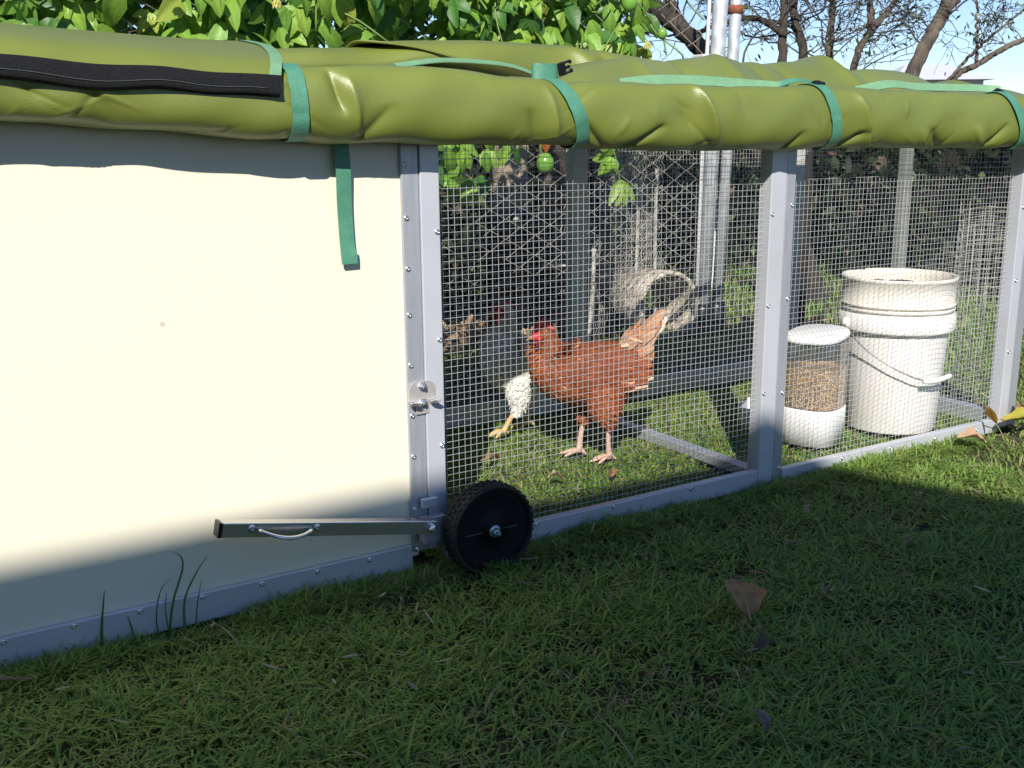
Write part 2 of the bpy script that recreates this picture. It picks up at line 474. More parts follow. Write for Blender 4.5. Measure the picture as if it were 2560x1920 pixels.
# lifting lever with bow grip
A = Vector((0.419, -0.050, 0.1665)); B = Vector((0.805, -0.040, 0.0885))
ex = (B-A).normalized(); ey = Vector((0, 1, 0)); ey = (ey-ey.dot(ex)*ex).normalized(); ez = ex.cross(ey)
ML = Matrix((ex, ey, ez)).transposed().to_4x4(); ML.translation = A
ln = (B-A).length
lever = thing("lifting_lever", None, None); lever.parent = coop
b = MB(); b.box((0.004, -0.010, -0.0125), (ln, 0.012, 0.0115), ML); b.build("lever_bar", M_steel, lever, smooth=False, bevel=0.0015)
b = MB(); b.box((-0.002, -0.0105, -0.013), (0.004, 0.0125, 0.012), ML); b.build("end_cap", M_blackpl, lever, smooth=False, bevel=0.001)
b = MB(); P = []
for t in np.linspace(0, 1, 19):
    bow = math.sin(math.pi*t)**0.7
    P.append(ML @ Vector((0.062+0.092*t, -0.0125-0.022*bow, 0.002-0.008*bow)))
b.tube(P, 0.0042, 8, flat=0.7)
b.build("grip", mat("bright_steel", (0.72, 0.71, 0.70), 0.18, metal=1.0), lever)
for xx in (0.052, 0.164):
    b = MB(); b.lathe([(0.0001, 0.0), (0.0062, 0), (0.006, 0.002), (0.0045, 0.0035), (0.0015, 0.0038), (0.0001, 0.0025)], 12, ML @ Matrix.Translation((xx, -0.010, 0.003)) @ Matrix.Rotation(R(90), 4, 'X'))
    b.build("screw", M_screw, lever)
b = MB(); b.lathe([(0.0001, 0), (0.0095, 0), (0.0095, 0.002), (0.0078, 0.002), (0.0078, 0.009), (0.004, 0.010), (0.0038, 0.014), (0.0001, 0.0142)], 6, ML @ Matrix.Translation((ln-0.012, -0.010, -0.001)) @ Matrix.Rotation(R(90), 4, 'X'))
b.build("bolt", M_screw, lever, smooth=False)
post("axle_bracket", M_alu, (0.795, -0.020, 0.115), (0.826, -0.0075, 0.132))
post("axle_plate", M_mill, (0.790, -0.030, 0.052), (0.835, -0.0085, 0.1))

# wheel
wh = thing("wheel", None, None); wh.parent = coop; wh.location = (0.908, -0.070, 0.069); wh.scale = (0.92, 0.95, 0.92)
RW = 0.0925
MX = Matrix.Rotation(R(90), 4, 'X')     # lathe axis to -y (towards the viewer)
b = MB()
b.lathe([(0.085, -0.034), (0.0912, -0.032), (RW-0.001, -0.024), (RW-0.001, 0.002), (0.0912, 0.008), (0.0890, 0.0115), (0.0865, 0.011), (0.084, 0.008), (0.0835, 0.004)], 72, MX)
# chunky tread: staggered lugs standing proud of the band
for k in range(38):
    a = 2*math.pi*k/38
    for row, (y0, y1) in enumerate(((-0.031, -0.018), (-0.0165, -0.0055), (-0.004, 0.0085))):
        aa = a+(0.5 if row % 2 else 0)*2*math.pi/38
        da = 2*math.pi/38*0.34
        V = []
        for rr, s in ((RW-0.003, 1.0), (RW+0.0018, 0.86)):
            for (u, w) in ((-1, 0), (-0.45, 1), (0.45, 1), (1, 0), (0.45, -1), (-0.45, -1)):
                an = aa+u*da*s; yy = (y0+y1)/2+w*(y1-y0)/2*s
                V.append(tuple(MX @ Vector((rr*math.cos(an), rr*math.sin(an), yy))))
        b.add(V, [(6, 7, 8, 9, 10, 11)]+[(i, (i+1) % 6, 6+(i+1) % 6, 6+i) for i in range(6)])
b.build("tyre", M_tyre, wh, smooth=False)
b = MB()
b.lathe([(0.0001, 0.010), (0.020, 0.010), (0.022, 0.003), (0.040, 0.000), (0.070, 0.001), (0.0825, 0.004), (0.0835, 0.0035), (0.0835, -0.03), (0.0001, -0.03)], 64, MX)
b.build("rim", mat("rim_plastic", (0.004, 0.004, 0.005), 0.6, spec=0.25), wh)
M_mark = mat("mould_line", (0.10, 0.10, 0.105), 0.5)
for s in (1, -1):
    b = MB(); b.box((s*0.024 if s > 0 else -0.062, -0.0008, 0.0045), (0.056 if s > 0 else -0.024, 0.0008, 0.0062), MX @ Matrix.Rotation(R(0), 4, 'Z'))
    b.build("mould_seam", M_mark, wh, smooth=False)
b = MB(); b.lathe([(0.0001, 0.010), (0.0125, 0.010), (0.0125, 0.0125), (0.0098, 0.0126), (0.0098, 0.0145), (0.0085, 0.0146)], 20, MX)
b.build("washer", M_screw, wh)
b = MB(); b.lathe([(0.0078, 0.0146), (0.0078, 0.021), (0.0068, 0.0222), (0.0045, 0.0223), (0.0043, 0.030), (0.0035, 0.031), (0.0001, 0.031)], 6, MX)
b.build("axle_nut", M_screw, wh, smooth=False)

# ------------------------------------------------------------------ canvas cover
cover = thing("canvas_cover", "olive green canvas rain cover rolled up and strapped along the coop roof", "cover", (0, 0, 0))
def interp(x, tab): return np.interp(x, [t[0] for t in tab], [t[1] for t in tab])
BOT = [(-0.8, 0.815), (0.17, 0.790), (0.40, 0.774), (0.60, 0.760), (0.85, 0.751), (1.0, 0.749), (1.15, 0.741), (1.6, 0.735), (2.1, 0.733), (2.6, 0.728)]
TOP = [(-0.8, 0.872), (0.4, 0.870), (0.66, 0.872), (0.80, 0.877), (0.95, 0.862), (1.06, 0.857), (1.12, 0.862), (1.45, 0.858), (1.75, 0.859), (2.0, 0.858), (2.35, 0.857), (2.6, 0.845)]
STR = [0.575, 1.08, 1.735, 2.36]
CREASE = [  # x0, slant (m per rad), theta centre, theta half-length, width, depth
    (0.640, 0.012, 2.75, 0.75, 0.010, -0.0085), (0.668, 0.012, 3.2, 0.9, 0.012, 0.0055), (0.700, -0.05, 3.7, 0.6, 0.02, -0.0040),
    (0.30, 0.03, 3.5, 0.8, 0.02, -0.003), (0.08, -0.06, 2.9, 0.9, 0.03, 0.006), (0.11, -0.05, 3.0, 0.7, 0.014, -0.006),
    (1.000, 0.02, 3.8, 0.8, 0.012, -0.0045), (1.035, 0.015, 3.2, 1.0, 0.013, 0.0055), (1.13, 0.06, 3.9, 0.6, 0.012, -0.005),
    (1.23, -0.09, 3.95, 0.6, 0.010, -0.007), (1.260, 0.03, 3.1, 0.4, 0.02, 0.002),
    (1.385, 0.030, 3.15, 1.25, 0.012, 0.0120), (1.34, 0.03, 3.3, 1.1, 0.026, -0.0050), (1.47, 0.03, 2.7, 0.5, 0.02, -0.002),
    (1.62, -0.05, 4.0, 0.5, 0.014, -0.005), (1.820, 0.03, 3.35, 1.15, 0.012, 0.0120), (1.785, -0.08, 4.0, 0.6, 0.010, -0.0085), (1.84, 0.03, 3.5, 0.9, 0.02, -0.004),
    (2.03, 0.04, 4.0, 0.6, 0.018, 0.004), (2.07, 0.05, 4.0, 0.6, 0.014, -0.006), (2.22, 0.04, 3.9, 0.6, 0.014, 0.006), (2.27, -0.06, 3.9, 0.7, 0.012, -0.007),
    (2.44, 0.03, 3.4, 1.0, 0.011, 0.0085), (2.41, 0.03, 3.5, 0.9, 0.014, -0.006)]
_rc = np.random.default_rng(314)
for _ in range(60):
    CREASE.append((_rc.uniform(-0.7, 2.5), _rc.uniform(-0.12, 0.12), _rc.uniform(2.3, 4.3), _rc.uniform(0.25, 0.7), _rc.uniform(0.004, 0.009), _rc.choice([-1, 1])*_rc.uniform(0.0006, 0.0016)))
def roll_point(x, th, grow=0.0):
    bz, tz = interp(x, BOT), interp(x, TOP)
    cz, rz = (bz+tz)/2, (tz-bz)/2
    cy, ry = -0.040, 0.046
    endf = 1-0.75*smooth(2.50, 2.575, x)
    # theta: 0 back, pi/2 top, pi front, 3pi/2 bottom ; squashed profile
    ca, sa = np.cos(th), np.sin(th)
    q = (np.abs(ca)**2.5+np.abs(sa)**2.5)**(-1/2.5)
    d = 0.0
    for x0, sl, tc, tl_, w, dep in CREASE:
        u = (x-x0-sl*(th-tc))/w
        d = d+1.9*dep*np.exp(-np.abs(u)**1.15)*np.clip(1-((th-tc)/tl_)**2, 0, 1)**1.2
    for xs_ in STR:
        d = d-0.0028*np.exp(-((x-xs_)/0.035)**2)
    d = d+0.0020*np.sin(x*7.3+th*0.8)+0.0012*np.sin(x*17.1-th*2.0+1.0)+0.0012*np.sin(x*39.0+th*3)
    f = (q*endf)
    return np.array([x, cy+(ry*f+d+grow)*ca, cz+(rz*f+d+grow)*sa])
b = MB()
xs = np.linspace(-0.80, 2.575, 1150); th = np.linspace(0, 2*math.pi, 90, endpoint=False)
P = np.zeros((len(xs), len(th), 3))
XX, TT = np.meshgrid(xs, th, indexing='ij')
pt = roll_point(XX, TT); P = np.moveaxis(pt, 0, -1)
b.grid(P, close_v=True)
nv = len(th); last = (len(xs)-1)*nv
b.f.append(tuple(last+j for j in range(nv))); b.mi.append(0)
b.build("front_roll", M_canvas, cover)

# roof sheet on the right, billowing up behind the front roll
b = MB()
xs = np.linspace(1.16, 2.64, 300); ys = np.linspace(-0.05, 0.56, 80)
XX, YY = np.meshgrid(xs, ys, indexing='ij')
Bx = interp(xs, [(1.16, 0.045), (1.35, 0.070), (1.6, 0.086), (1.85, 0.092), (2.02, 0.086), (2.2, 0.072), (2.4, 0.056), (2.64, 0.045)])[:, None]
prof = smooth(-0.045, 0.20, YY)*(1-0.55*smooth(0.25, 0.85, YY))
ZZ = 0.842+Bx*prof
for x0, sl, w, dep, y0, y1 in [(1.93, 0.25, 0.020, 0.016, 0.0, 0.30), (1.99, 0.45, 0.03, -0.012, 0.0, 0.3), (1.75, 0.25, 0.022, -0.010, 0.02, 0.25), (1.66, 0.3, 0.02, -0.009, 0.02, 0.25),
                               (1.58, 0.3, 0.02, 0.008, 0.02, 0.25), (1.46, 0.25, 0.014, -0.008, 0.02, 0.28), (1.36, 0.2, 0.02, 0.010, 0.0, 0.2), (2.25, 0.5, 0.04, -0.012, 0.05, 0.4), (2.47, 0.3, 0.02, -0.012, 0.0, 0.3), (2.40, 0.3, 0.02, 0.010, 0.0, 0.3)]:
    u = (XX-x0-sl*YY)/w
    ZZ = ZZ+dep*np.exp(-np.abs(u)**1.4)*smooth(y0-0.05, y0+0.05, YY)*(1-smooth(y1-0.1, y1+0.1, YY))
ZZ = ZZ+0.004*np.sin(XX*9+YY*5)+0.003*np.sin(XX*21-YY*9)
ZZ = ZZ-0.02*(1-smooth(1.16, 1.26, XX))
b.grid(np.stack([XX, YY, ZZ], -1))
b.build("roof_sheet", M_canvas, cover)

# rear fold in the gap between flap and roof sheet: a rounded lip with the cloth tucked back under it
TZ = [(0.5, 0.925), (0.72, 0.938), (1.05, 0.960), (1.2, 0.966), (1.45, 0.964), (1.65, 0.945), (1.83, 0.920), (2.0, 0.895)]
LIP = catmull([(0.60, -0.06), (0.59, -0.02), (0.55, -0.002), (0.500, 0.000), (0.462, -0.010), (0.446, -0.030), (0.452, -0.046), (0.480, -0.050), (0.53, -0.052), (0.57, -0.075), (0.575, -0.13)], 60)
b = MB(); P = []
for x in np.linspace(0.45, 2.0, 240):
    tz = float(interp(x, TZ)); row = []
    for j, (y, dz) in enumerate(LIP):
        t = j/59
        w = 0.006*math.sin(x*11+t*3)+0.004*math.sin(x*27-t*5)
        f = math.exp(-((t-0.42)/0.18)**2)
        cr = 0.012*math.exp(-abs((x-1.36-0.12*t)/0.02)**1.5)-0.012*math.exp(-abs((x-1.42-0.12*t)/0.022)**1.5)+0.010*math.exp(-abs((x-1.58+0.2*t)/0.025)**1.5)
        row.append((x, y-f*(w+cr), tz+dz+0.4*f*w))
    P.append(row)
b.grid(np.array(P)); b.build("rear_fold", M_canvas, cover)
b = MB(); b.box((0.55, 0.035, 0.828), (1.45, 0.575, 0.838)); b.build("roof_panel", M_panel, coop, smooth=False)  # hidden from view; pale underside added to bounce light onto the hen
# loose flap lying over the rear fold with a slanting edge
b = MB(); P = []
for j in range(4, 44):
    y, dz = LIP[j]; t = (j-4)/39
    x0 = 0.93+0.32*smooth(0.30, 1.0, t)
    row = []
    for u in np.linspace(0, 1, 70):
        x = x0+(1.98-x0)*u; tz = float(interp(x, TZ))
        f = math.exp(-((t-0.55)/0.35)**2)
        cr = 0.016*math.exp(-abs((x-1.40-0.10*t)/0.022)**1.5)-0.010*math.exp(-abs((x-1.46-0.10*t)/0.022)**1.5)+0.014*math.exp(-abs((x-1.62+0.2*t)/0.03)**1.5)+0.006*math.sin(x*15+t*4)
        drop = 0.030*smooth(0.55, 1.0, t)
        row.append((x, y-0.010-f*(0.004+cr)-0.02*smooth(0.6, 1.0, t), tz+dz+0.006-drop+(0.004 if u == 0 else 0)))
    P.append(row)
b.grid(np.array(P)); o = b.build("rear_flap", M_canvas, cover)
sd = o.modifiers.new("thickness", 'SOLIDIFY'); sd.thickness = 0.003; sd.offset = 0

# flap over the nest box end
b = MB()
xs = np.linspace(-0.80, 0.592, 150)
prof = catmull([(-0.0955, 0.833), (-0.084, 0.855), (-0.050, 0.878), (0.02, 0.897), (0.10, 0.910), (0.22, 0.924), (0.40, 0.930), (0.6, 0.926), (0.78, 0.90), (0.86, 0.85), (0.865, 0.74)], 60)
P = np.zeros((len(xs), len(prof), 3))
for i, x in enumerate(xs):
    lift = 0.024*smooth(0.56, 0.0, x)-0.004
    for j, (y, z) in enumerate(prof):
        wv = (0.0055*math.sin(x*8+1)+0.004*math.sin(x*17+0.5)+0.002*math.sin(x*37))*math.exp(-j/10)
        tw = 0.006*math.exp(-((x-0.25)/0.16)**2)*math.sin(min(j, 20)/20*math.pi)
        P[i, j] = (x-0.045*(1-float(smooth(0, 26, j)))*float(smooth(0.3, 0.592, x)), y-wv*0.5, z+0.005+wv+lift*(0.55 if j < 8 else 0.75)+tw*0.7)
b.grid(P); o = b.build("side_flap", M_canvas, cover)
sd = o.modifiers.new("thickness", 'SOLIDIFY'); sd.thickness = 0.003; sd.offset = 0
FL = P
# hook and loop strip along the lip
b = MB()
pad = np.array([0, -0.0032, 0.0032])
cols_ = [FL[2:, 0]+np.array([0, 0.006, -0.007]), FL[2:, 0]+np.array([0, -0.0035, -0.001])]+[FL[2:, c]+pad for c in range(1, 6)]
b.grid(np.stack(cols_, 1))
b.build("fastening_strip", M_velcro, cover)
b = MB(); bb = FL[-3:, 5:38]+np.array([0, -0.0028, 0.0030]); b.grid(bb); b.build("edge_binding", M_bind, cover)
b = MB(); st = FL[4:-2, 0]*0.7+FL[4:-2, 1]*0.3+np.array([0, -0.0040, 0.0030]); b.tube(st, 0.0005, 4); b.build("stitching", mat("thread", (0.07, 0.09, 0.08), 0.8), cover)

# straps
def ribbon(b, c, wdir, w, thick=0.0016):
    c = np.asarray(c, float); wdir = np.asarray(wdir, float)
    if wdir.ndim == 1: wdir = np.tile(wdir, (len(c), 1))
    T = np.gradient(c, axis=0); T /= np.linalg.norm(T, axis=1)[:, None]
    wd = wdir-(wdir*T).sum(1)[:, None]*T; wd /= np.linalg.norm(wd, axis=1)[:, None]
    nn = np.cross(T, wd)
    ring = [c+wd*w/2+nn*thick/2, c-wd*w/2+nn*thick/2, c-wd*w/2-nn*thick/2, c+wd*w/2-nn*thick/2]
    for a_ in range(4): b.grid(np.stack([ring[a_], ring[(a_+1) % 4]], 1))
def strap(x_top, x_bot, th0=1.35, th1=5.4, w=0.026, label=None, start=None):
    b = MB(); C = []
    if start is not None: C += start
    for t in np.linspace(0, 1, 44):
        a = th0+(th1-th0)*t
        xx = x_top+(x_bot-x_top)*smooth(0.0, 0.75, t)
        C.append(roll_point(xx, a, 0.0025+0.004*math.exp(-((t-0.35)/0.2)**2)))
    ribbon(b, C, (1, 0, 0), w)
    return b.build("strap", M_web, cover, smooth=True)
strap(0.572, 0.580, 1.0)
strap(1.045, 1.108, 1.45)
strap(1.690, 1.745, 1.2)
s4 = strap(2.300, 2.385, 1.3)
# loose webbing tails and hems along the top of the roll
def web(pts, w, wd, m=M_web, name="webbing_tail", k=40):
    b = MB(); ribbon(b, catmull(pts, k), wd, w); return b.build(name, m, cover)
web([(0.80, 0.045, 0.882), (0.88, 0.045, 0.893), (0.96, 0.04, 0.893), (1.02, 0.03, 0.887), (1.05, 0.005, 0.874)], 0.022, (0, 0.8, 0.30), M_bind)
b = MB(); P = []
for x in np.linspace(0.74, 1.12, 40):
    zw = float(np.interp(x, [0.74, 0.80, 0.88, 0.96, 1.02, 1.06, 1.12], [0.872, 0.880, 0.891, 0.891, 0.885, 0.874, 0.868])); yw = float(np.interp(x, [0.8, 0.96, 1.02, 1.06], [0.047, 0.042, 0.032, 0.01]))
    P.append([(x, yw+(0.47-yw)*t, zw+(0.905-zw)*t**1.5+0.004*math.sin(x*22+t*4)*t*(1-t)*4) for t in np.linspace(0, 1, 14)])
b.grid(np.array(P)); b.build("shade_sheet", M_canvas, cover)  # sheet added to shade the gap beneath the webbing
web([(1.25, 0.012, 0.860), (1.33, 0.010, 0.868), (1.45, 0.006, 0.869), (1.58, 0.0, 0.864), (1.665, -0.012, 0.860)], 0.022, (0, 0.5, 0.8), M_bind)
web([(1.90, 0.012, 0.858), (2.0, 0.010, 0.873), (2.10, 0.008, 0.869), (2.22, 0.004, 0.869), (2.31, -0.012, 0.868), (2.335, -0.04, 0.862)], 0.022, (0, 0.6, 0.7), M_bind)
web([(1.640, 0.0, 0.864), (1.672, -0.025, 0.873), (1.705, -0.045, 0.868)], 0.02, (0, 0.9, 0.3))
# looped webbing at the open buckle
b = MB()
C = [(1.048+0.026*math.cos(a), -0.035+0.012*math.sin(a), 0.874) for a in np.linspace(0.5, 2*math.pi-0.5, 24)]
ribbon(b, C, (0, 0, 1), 0.026); b.build("webbing_loop", M_web, cover)
def buckle(loc, rot):
    r = thing("buckle", None, None); r.parent = cover; r.location = loc; r.rotation_euler = rot; r.scale = (0.8, 0.8, 0.8)
    b = MB()
    b.box((-0.004, -0.005, -0.014), (0.006, 0.005, 0.014)); b.box((0.006, -0.004, 0.0095), (0.022, 0.004, 0.0135)); b.box((0.018, -0.004, 0.006), (0.023, 0.004, 0.0135))
    b.box((0.006, -0.004, -0.0135), (0.022, 0.004, -0.0095)); b.box((0.018, -0.004, -0.0135), (0.023, 0.004, -0.006)); b.box((0.006, -0.003, -0.003), (0.019, 0.003, 0.003))
    b.box((-0.010, -0.004, -0.014), (-0.0075, 0.004, 0.014)); b.box((-0.0075, -0.004, 0.011), (-0.004, 0.004, 0.014)); b.box((-0.0075, -0.004, -0.014), (-0.004, 0.004, -0.011))
    b.build("buckle_prongs", M_blackpl, r, smooth=False, bevel=0.0008)
buckle((1.078, -0.045, 0.879), (R(12), R(-18), R(-8)))
buckle((1.700, -0.050, 0.866), (R(80), R(8), R(-5)))
buckle((2.318, -0.040, 0.858), (R(60), R(15), R(-10)))
# hanging tie strap in front of the panel
b = MB(); C = [(0.672, -0.010, 0.765), (0.6735, -0.012, 0.72), (0.6755, -0.006, 0.66), (0.678, -0.004, 0.60), (0.6795, -0.006, 0.562)]
ribbon(b, catmull(C, 30), (1, 0, 0.03), 0.0255, 0.0014); ts = b.build("tie_strap", M_web, cover)
b = MB(); ribbon(b, [(0.679, -0.0085, 0.585), (0.6792, -0.0095, 0.575), (0.6795, -0.0085, 0.562)], (1, 0, 0.03), 0.0265, 0.003); b.build("stitched_end", M_web, ts)

# ------------------------------------------------------------------ grass lawn (uncountable): blades in one mesh
def blades(n, xr, yr, hr, wr, keep=None, flop=1.0, seed=1, cols=None, dry=0.06):
    r = np.random.default_rng(seed)
    x = r.uniform(*xr, n); y = r.uniform(*yr, n)
    # clumping: patchy density and height
    den = np.array([mnoise.noise(Vector((a*6.0, c*6.0, 1.7)))+0.6*mnoise.noise(Vector((a*16.0, c*16.0, 5.1))) for a, c in zip(x, y)])
    k = r.uniform(-1.05, 0.35, n) < 1.0*den+0.22
    if keep is not None: k &= keep(x, y)
    x, y, den = x[k], y[k], den[k]; n = len(x)
    h = r.uniform(*hr, n)*np.clip(1+0.5*den, 0.5, 1.4); w = r.uniform(*wr, n)
    az = r.uniform(0, 2*math.pi, n); lean = r.uniform(0.45, 1.5, n)*flop
    dx, dy = np.cos(az), np.sin(az); sx, sy = -dy, dx
    ts = np.array([0, 0.34, 0.68, 1.0]); ws = np.array([0.75, 1.0, 0.75, 0.05])
    V = np.zeros((n, 8, 3))
    for i, (t, ww) in enumerate(zip(ts, ws)):
        off = h*lean*(t**1.7); zz = GZ+h*(t-0.50*np.minimum(lean, 1.15)*t*t)
        for s_, q in ((0, -1), (1, 1)):
            V[:, 2*i+s_, 0] = x+dx*off+sx*q*w*ww/2
            V[:, 2*i+s_, 1] = y+dy*off+sy*q*w*ww/2
            V[:, 2*i+s_, 2] = zz
    C = np.zeros((n, 3))
    g1 = np.array([0.260, 0.390, 0.080]); g2 = np.array([0.430, 0.520, 0.150]); g3 = np.array([0.110, 0.240, 0.055])
    m = r.uniform(0, 1, n)[:, None]; m2 = r.uniform(0, 1, n)[:, None]
    C = g3*(1-m)+g1*m; C = C*(1-m2*0.42)+g2*m2*0.42
    dd = r.uniform(0, 1, n) < dry*(1.0+1.2*np.clip(-den, 0, 1))
    C[dd] = np.array([0.42, 0.34, 0.18])*r.uniform(0.6, 1.15, (dd.sum(), 1))
    F = (np.arange(n)[:, None, None]*8+np.array([[0, 1, 3, 2], [2, 3, 5, 4], [4, 5, 7, 6]])[None]).reshape(-1, 4)
    return V.reshape(-1, 3), F, np.repeat(C, 8, axis=0)
def in_view(x, y):
    return (y > -1.62+0.35)
def not_coopwall(x, y):
    k = ~((x > -0.8) & (x < 0.84) & (y > -0.008) & (y < 0.84))
    k &= ~((np.abs(y-0.004) < 0.012) & (x > 0.8) & (x < 2.6))
    k &= ~(((x-2.300)**2+(y-0.146)**2) < 0.104**2)
    k &= ~(((x-2.00)**2+(y-0.185)**2) < 0.062**2)
    k &= ~((np.abs(x-1.68) < 0.02) & (y > 0) & (y < 0.8))
    return k
sets = [
    blades(98000, (-0.2, 2.2), (-1.25, 0.0), (0.018, 0.037), (0.0024, 0.0050), not_coopwall, 1.0, 11, dry=0.05),
    blades(11000, (-0.3, 2.4), (-0.07, -0.012), (0.03, 0.055), (0.002, 0.004), not_coopwall, 0.9, 17, dry=0.05),
    blades(40000, (0.84, 2.58), (0.0, 0.85), (0.018, 0.036), (0.0028, 0.0054), not_coopwall, 1.0, 12, dry=0.13),
    blades(30000, (2.1, 4.2), (-1.2, 1.0), (0.020, 0.042), (0.0026, 0.005), not_coopwall, 1.0, 13, dry=0.16),
    blades(16000, (2.55, 5.2), (0.6, 3.4), (0.03, 0.085), (0.004, 0.008), None, 0.8, 14, dry=0.06),
    blades(5000, (0.8, 3.0), (0.83, 1.7), (0.02, 0.05), (0.003, 0.006), None, 1.0, 15, dry=0.3),
    blades(1300, (-0.2, 2.2), (-1.25, -0.02), (0.045, 0.068), (0.0024, 0.0044), not_coopwall, 1.1, 16, dry=0.10),
]
Vs = np.concatenate([s[0] for s in sets]); offs = np.cumsum([0]+[len(s[0]) for s in sets[:-1]])
Fs = np.concatenate([s[1]+o for s, o in zip(sets, offs)]); Cs = np.concatenate([s[2] for s in sets])
me = bpy.data.meshes.new("grass")
me.vertices.add(len(Vs)); me.vertices.foreach_set("co", Vs.astype(np.float32).ravel())
me.loops.add(len(Fs)*4); me.loops.foreach_set("vertex_index", Fs.astype(np.int32).ravel())
me.polygons.add(len(Fs)); me.polygons.foreach_set("loop_start", (np.arange(len(Fs))*4).astype(np.int32))
me.update(calc_edges=True); me.validate()
me.polygons.foreach_set("use_smooth", np.ones(len(Fs), bool))
at = me.color_attributes.new("col", 'FLOAT_COLOR', 'POINT')
at.data.foreach_set("color", np.concatenate([Cs, np.ones((len(Cs), 1))], 1).astype(np.float32).ravel())
me.materials.append(M_grass)
o = bpy.data.objects.new("grass", me); COL.objects.link(o)
tag(o, "short green lawn grass in and around the coop", "grass", kind="stuff")

# tall unmown stalks against the panel
def tall_grass(name, label, stalks):
    t = thing(name, label, "grass tuft", (stalks[0][0][0][0], stalks[0][0][0][1], GZ))
    o0 = np.array([stalks[0][0][0][0], stalks[0][0][0][1], GZ])
    b = MB()
    for pts, w in stalks:
        c = catmull(pts, 14)-o0
        k = len(c); ww = w*np.linspace(1, 0.1, k)**0.6
        sd = np.array([right.x, right.y, 0.0])
        L = c-sd*ww[:, None]/2; Rr = c+sd*ww[:, None]/2; mid = c+np.array([-right.y, right.x, 0])*0.0008
        b.grid(np.stack([L, mid, Rr], 1), col=np.tile(np.array([0.10, 0.20, 0.05])*random.uniform(0.8, 1.2), (k*3, 1)))
    b.build("blade", M_grass, t)
tall_grass("grass_tuft", "tall grass tuft with long bent stalks against the cream panel", [
    ([(0.333, -0.03, -0.02), (0.345, -0.03, 0.05), (0.365, -0.03, 0.105), (0.362, -0.028, 0.128), (0.345, -0.026, 0.137), (0.328, -0.025, 0.136)], 0.0045),
    ([(0.322, -0.03, -0.02), (0.318, -0.03, 0.03), (0.328, -0.03, 0.075), (0.345, -0.03, 0.093)], 0.0032),
    ([(0.360, -0.035, -0.02), (0.362, -0.035, 0.05), (0.385, -0.034, 0.095), (0.404, -0.033, 0.118)], 0.0048),
    ([(0.372, -0.04, -0.02), (0.380, -0.04, 0.04), (0.390, -0.04, 0.083)], 0.003),
    ([(0.356, -0.04, -0.02), (0.358, -0.04, 0.045)], 0.0035),
    ([(0.338, -0.03, -0.02), (0.333, -0.03, 0.04), (0.337, -0.03, 0.07)], 0.003)])
tall_grass("grass_stalk", "single upright grass blade in front of the cream panel's bottom rail", [
    ([(0.236, -0.012, -0.02), (0.240, -0.012, 0.03), (0.249, -0.012, 0.088)], 0.006),
    ([(0.285, -0.03, -0.02), (0.281, -0.03, 0.02), (0.276, -0.03, 0.046)], 0.006)])

# ------------------------------------------------------------------ hens
def loft_eval(rings, t, a):
    """rings: list of (u, z, half thickness in plane, half width); t in 0..n-1"""
    n = len(rings); A = np.array(rings)
    i = min(int(t), n-2); f = t-i
    P = np.vstack([2*A[0]-A[1], A, 2*A[-1]-A[-2]])
    p0, p1, p2, p3 = P[i], P[i+1], P[i+2], P[i+3]
    v = 0.5*((2*p1)+(-p0+p2)*f+(2*p0-5*p1+4*p2-p3)*f*f+(-p0+3*p1-3*p2+p3)*f**3)
    d = 0.5*((-p0+p2)+2*(2*p0-5*p1+4*p2-p3)*f+3*(-p0+3*p1-3*p2+p3)*f*f)
    T = np.array([d[0], d[1]]); T = T/(np.linalg.norm(T)+1e-9)
    N = np.array([-T[1], T[0]])
    h = max(v[2], 0.002); w = max(v[3], 0.002)
    return np.array([v[0]+h*math.cos(a)*N[0], w*math.sin(a), v[1]+h*math.cos(a)*N[1]])

def feather(b, p, d, n, L, W, lift, c0, c1, curl=0.0, rows=4):
    """one plume: root at p, lying along d, raised along n"""
    d = d/np.linalg.norm(d); n = n-np.dot(n, d)*d; n /= np.linalg.norm(n)+1e-9
    s = np.cross(d, n)
    prof = [0.45, 0.9, 1.0, 0.82, 0.30] if rows == 4 else [0.5, 1.0, 0.45]
    V = []; C = []
    k = len(prof)
    for i, w in enumerate(prof):
        t = i/(k-1)
        c = p+d*L*t+n*(0.0012+lift*t-curl*t*t)
        for q in (-1, 0, 1):
            V.append(c+s*q*W*w/2-n*abs(q)*W*0.20*w)
            cc = np.array(c0)*(1-t)+np.array(c1)*t
            C.append(cc*(0.90 if q == 0 else 1.05))
    F = []
    for i in range(k-1):
        for q in range(2):
            F.append((i*3+q, i*3+q+1, (i+1)*3+q+1, (i+1)*3+q))
    b.add(V, F, np.array(C))

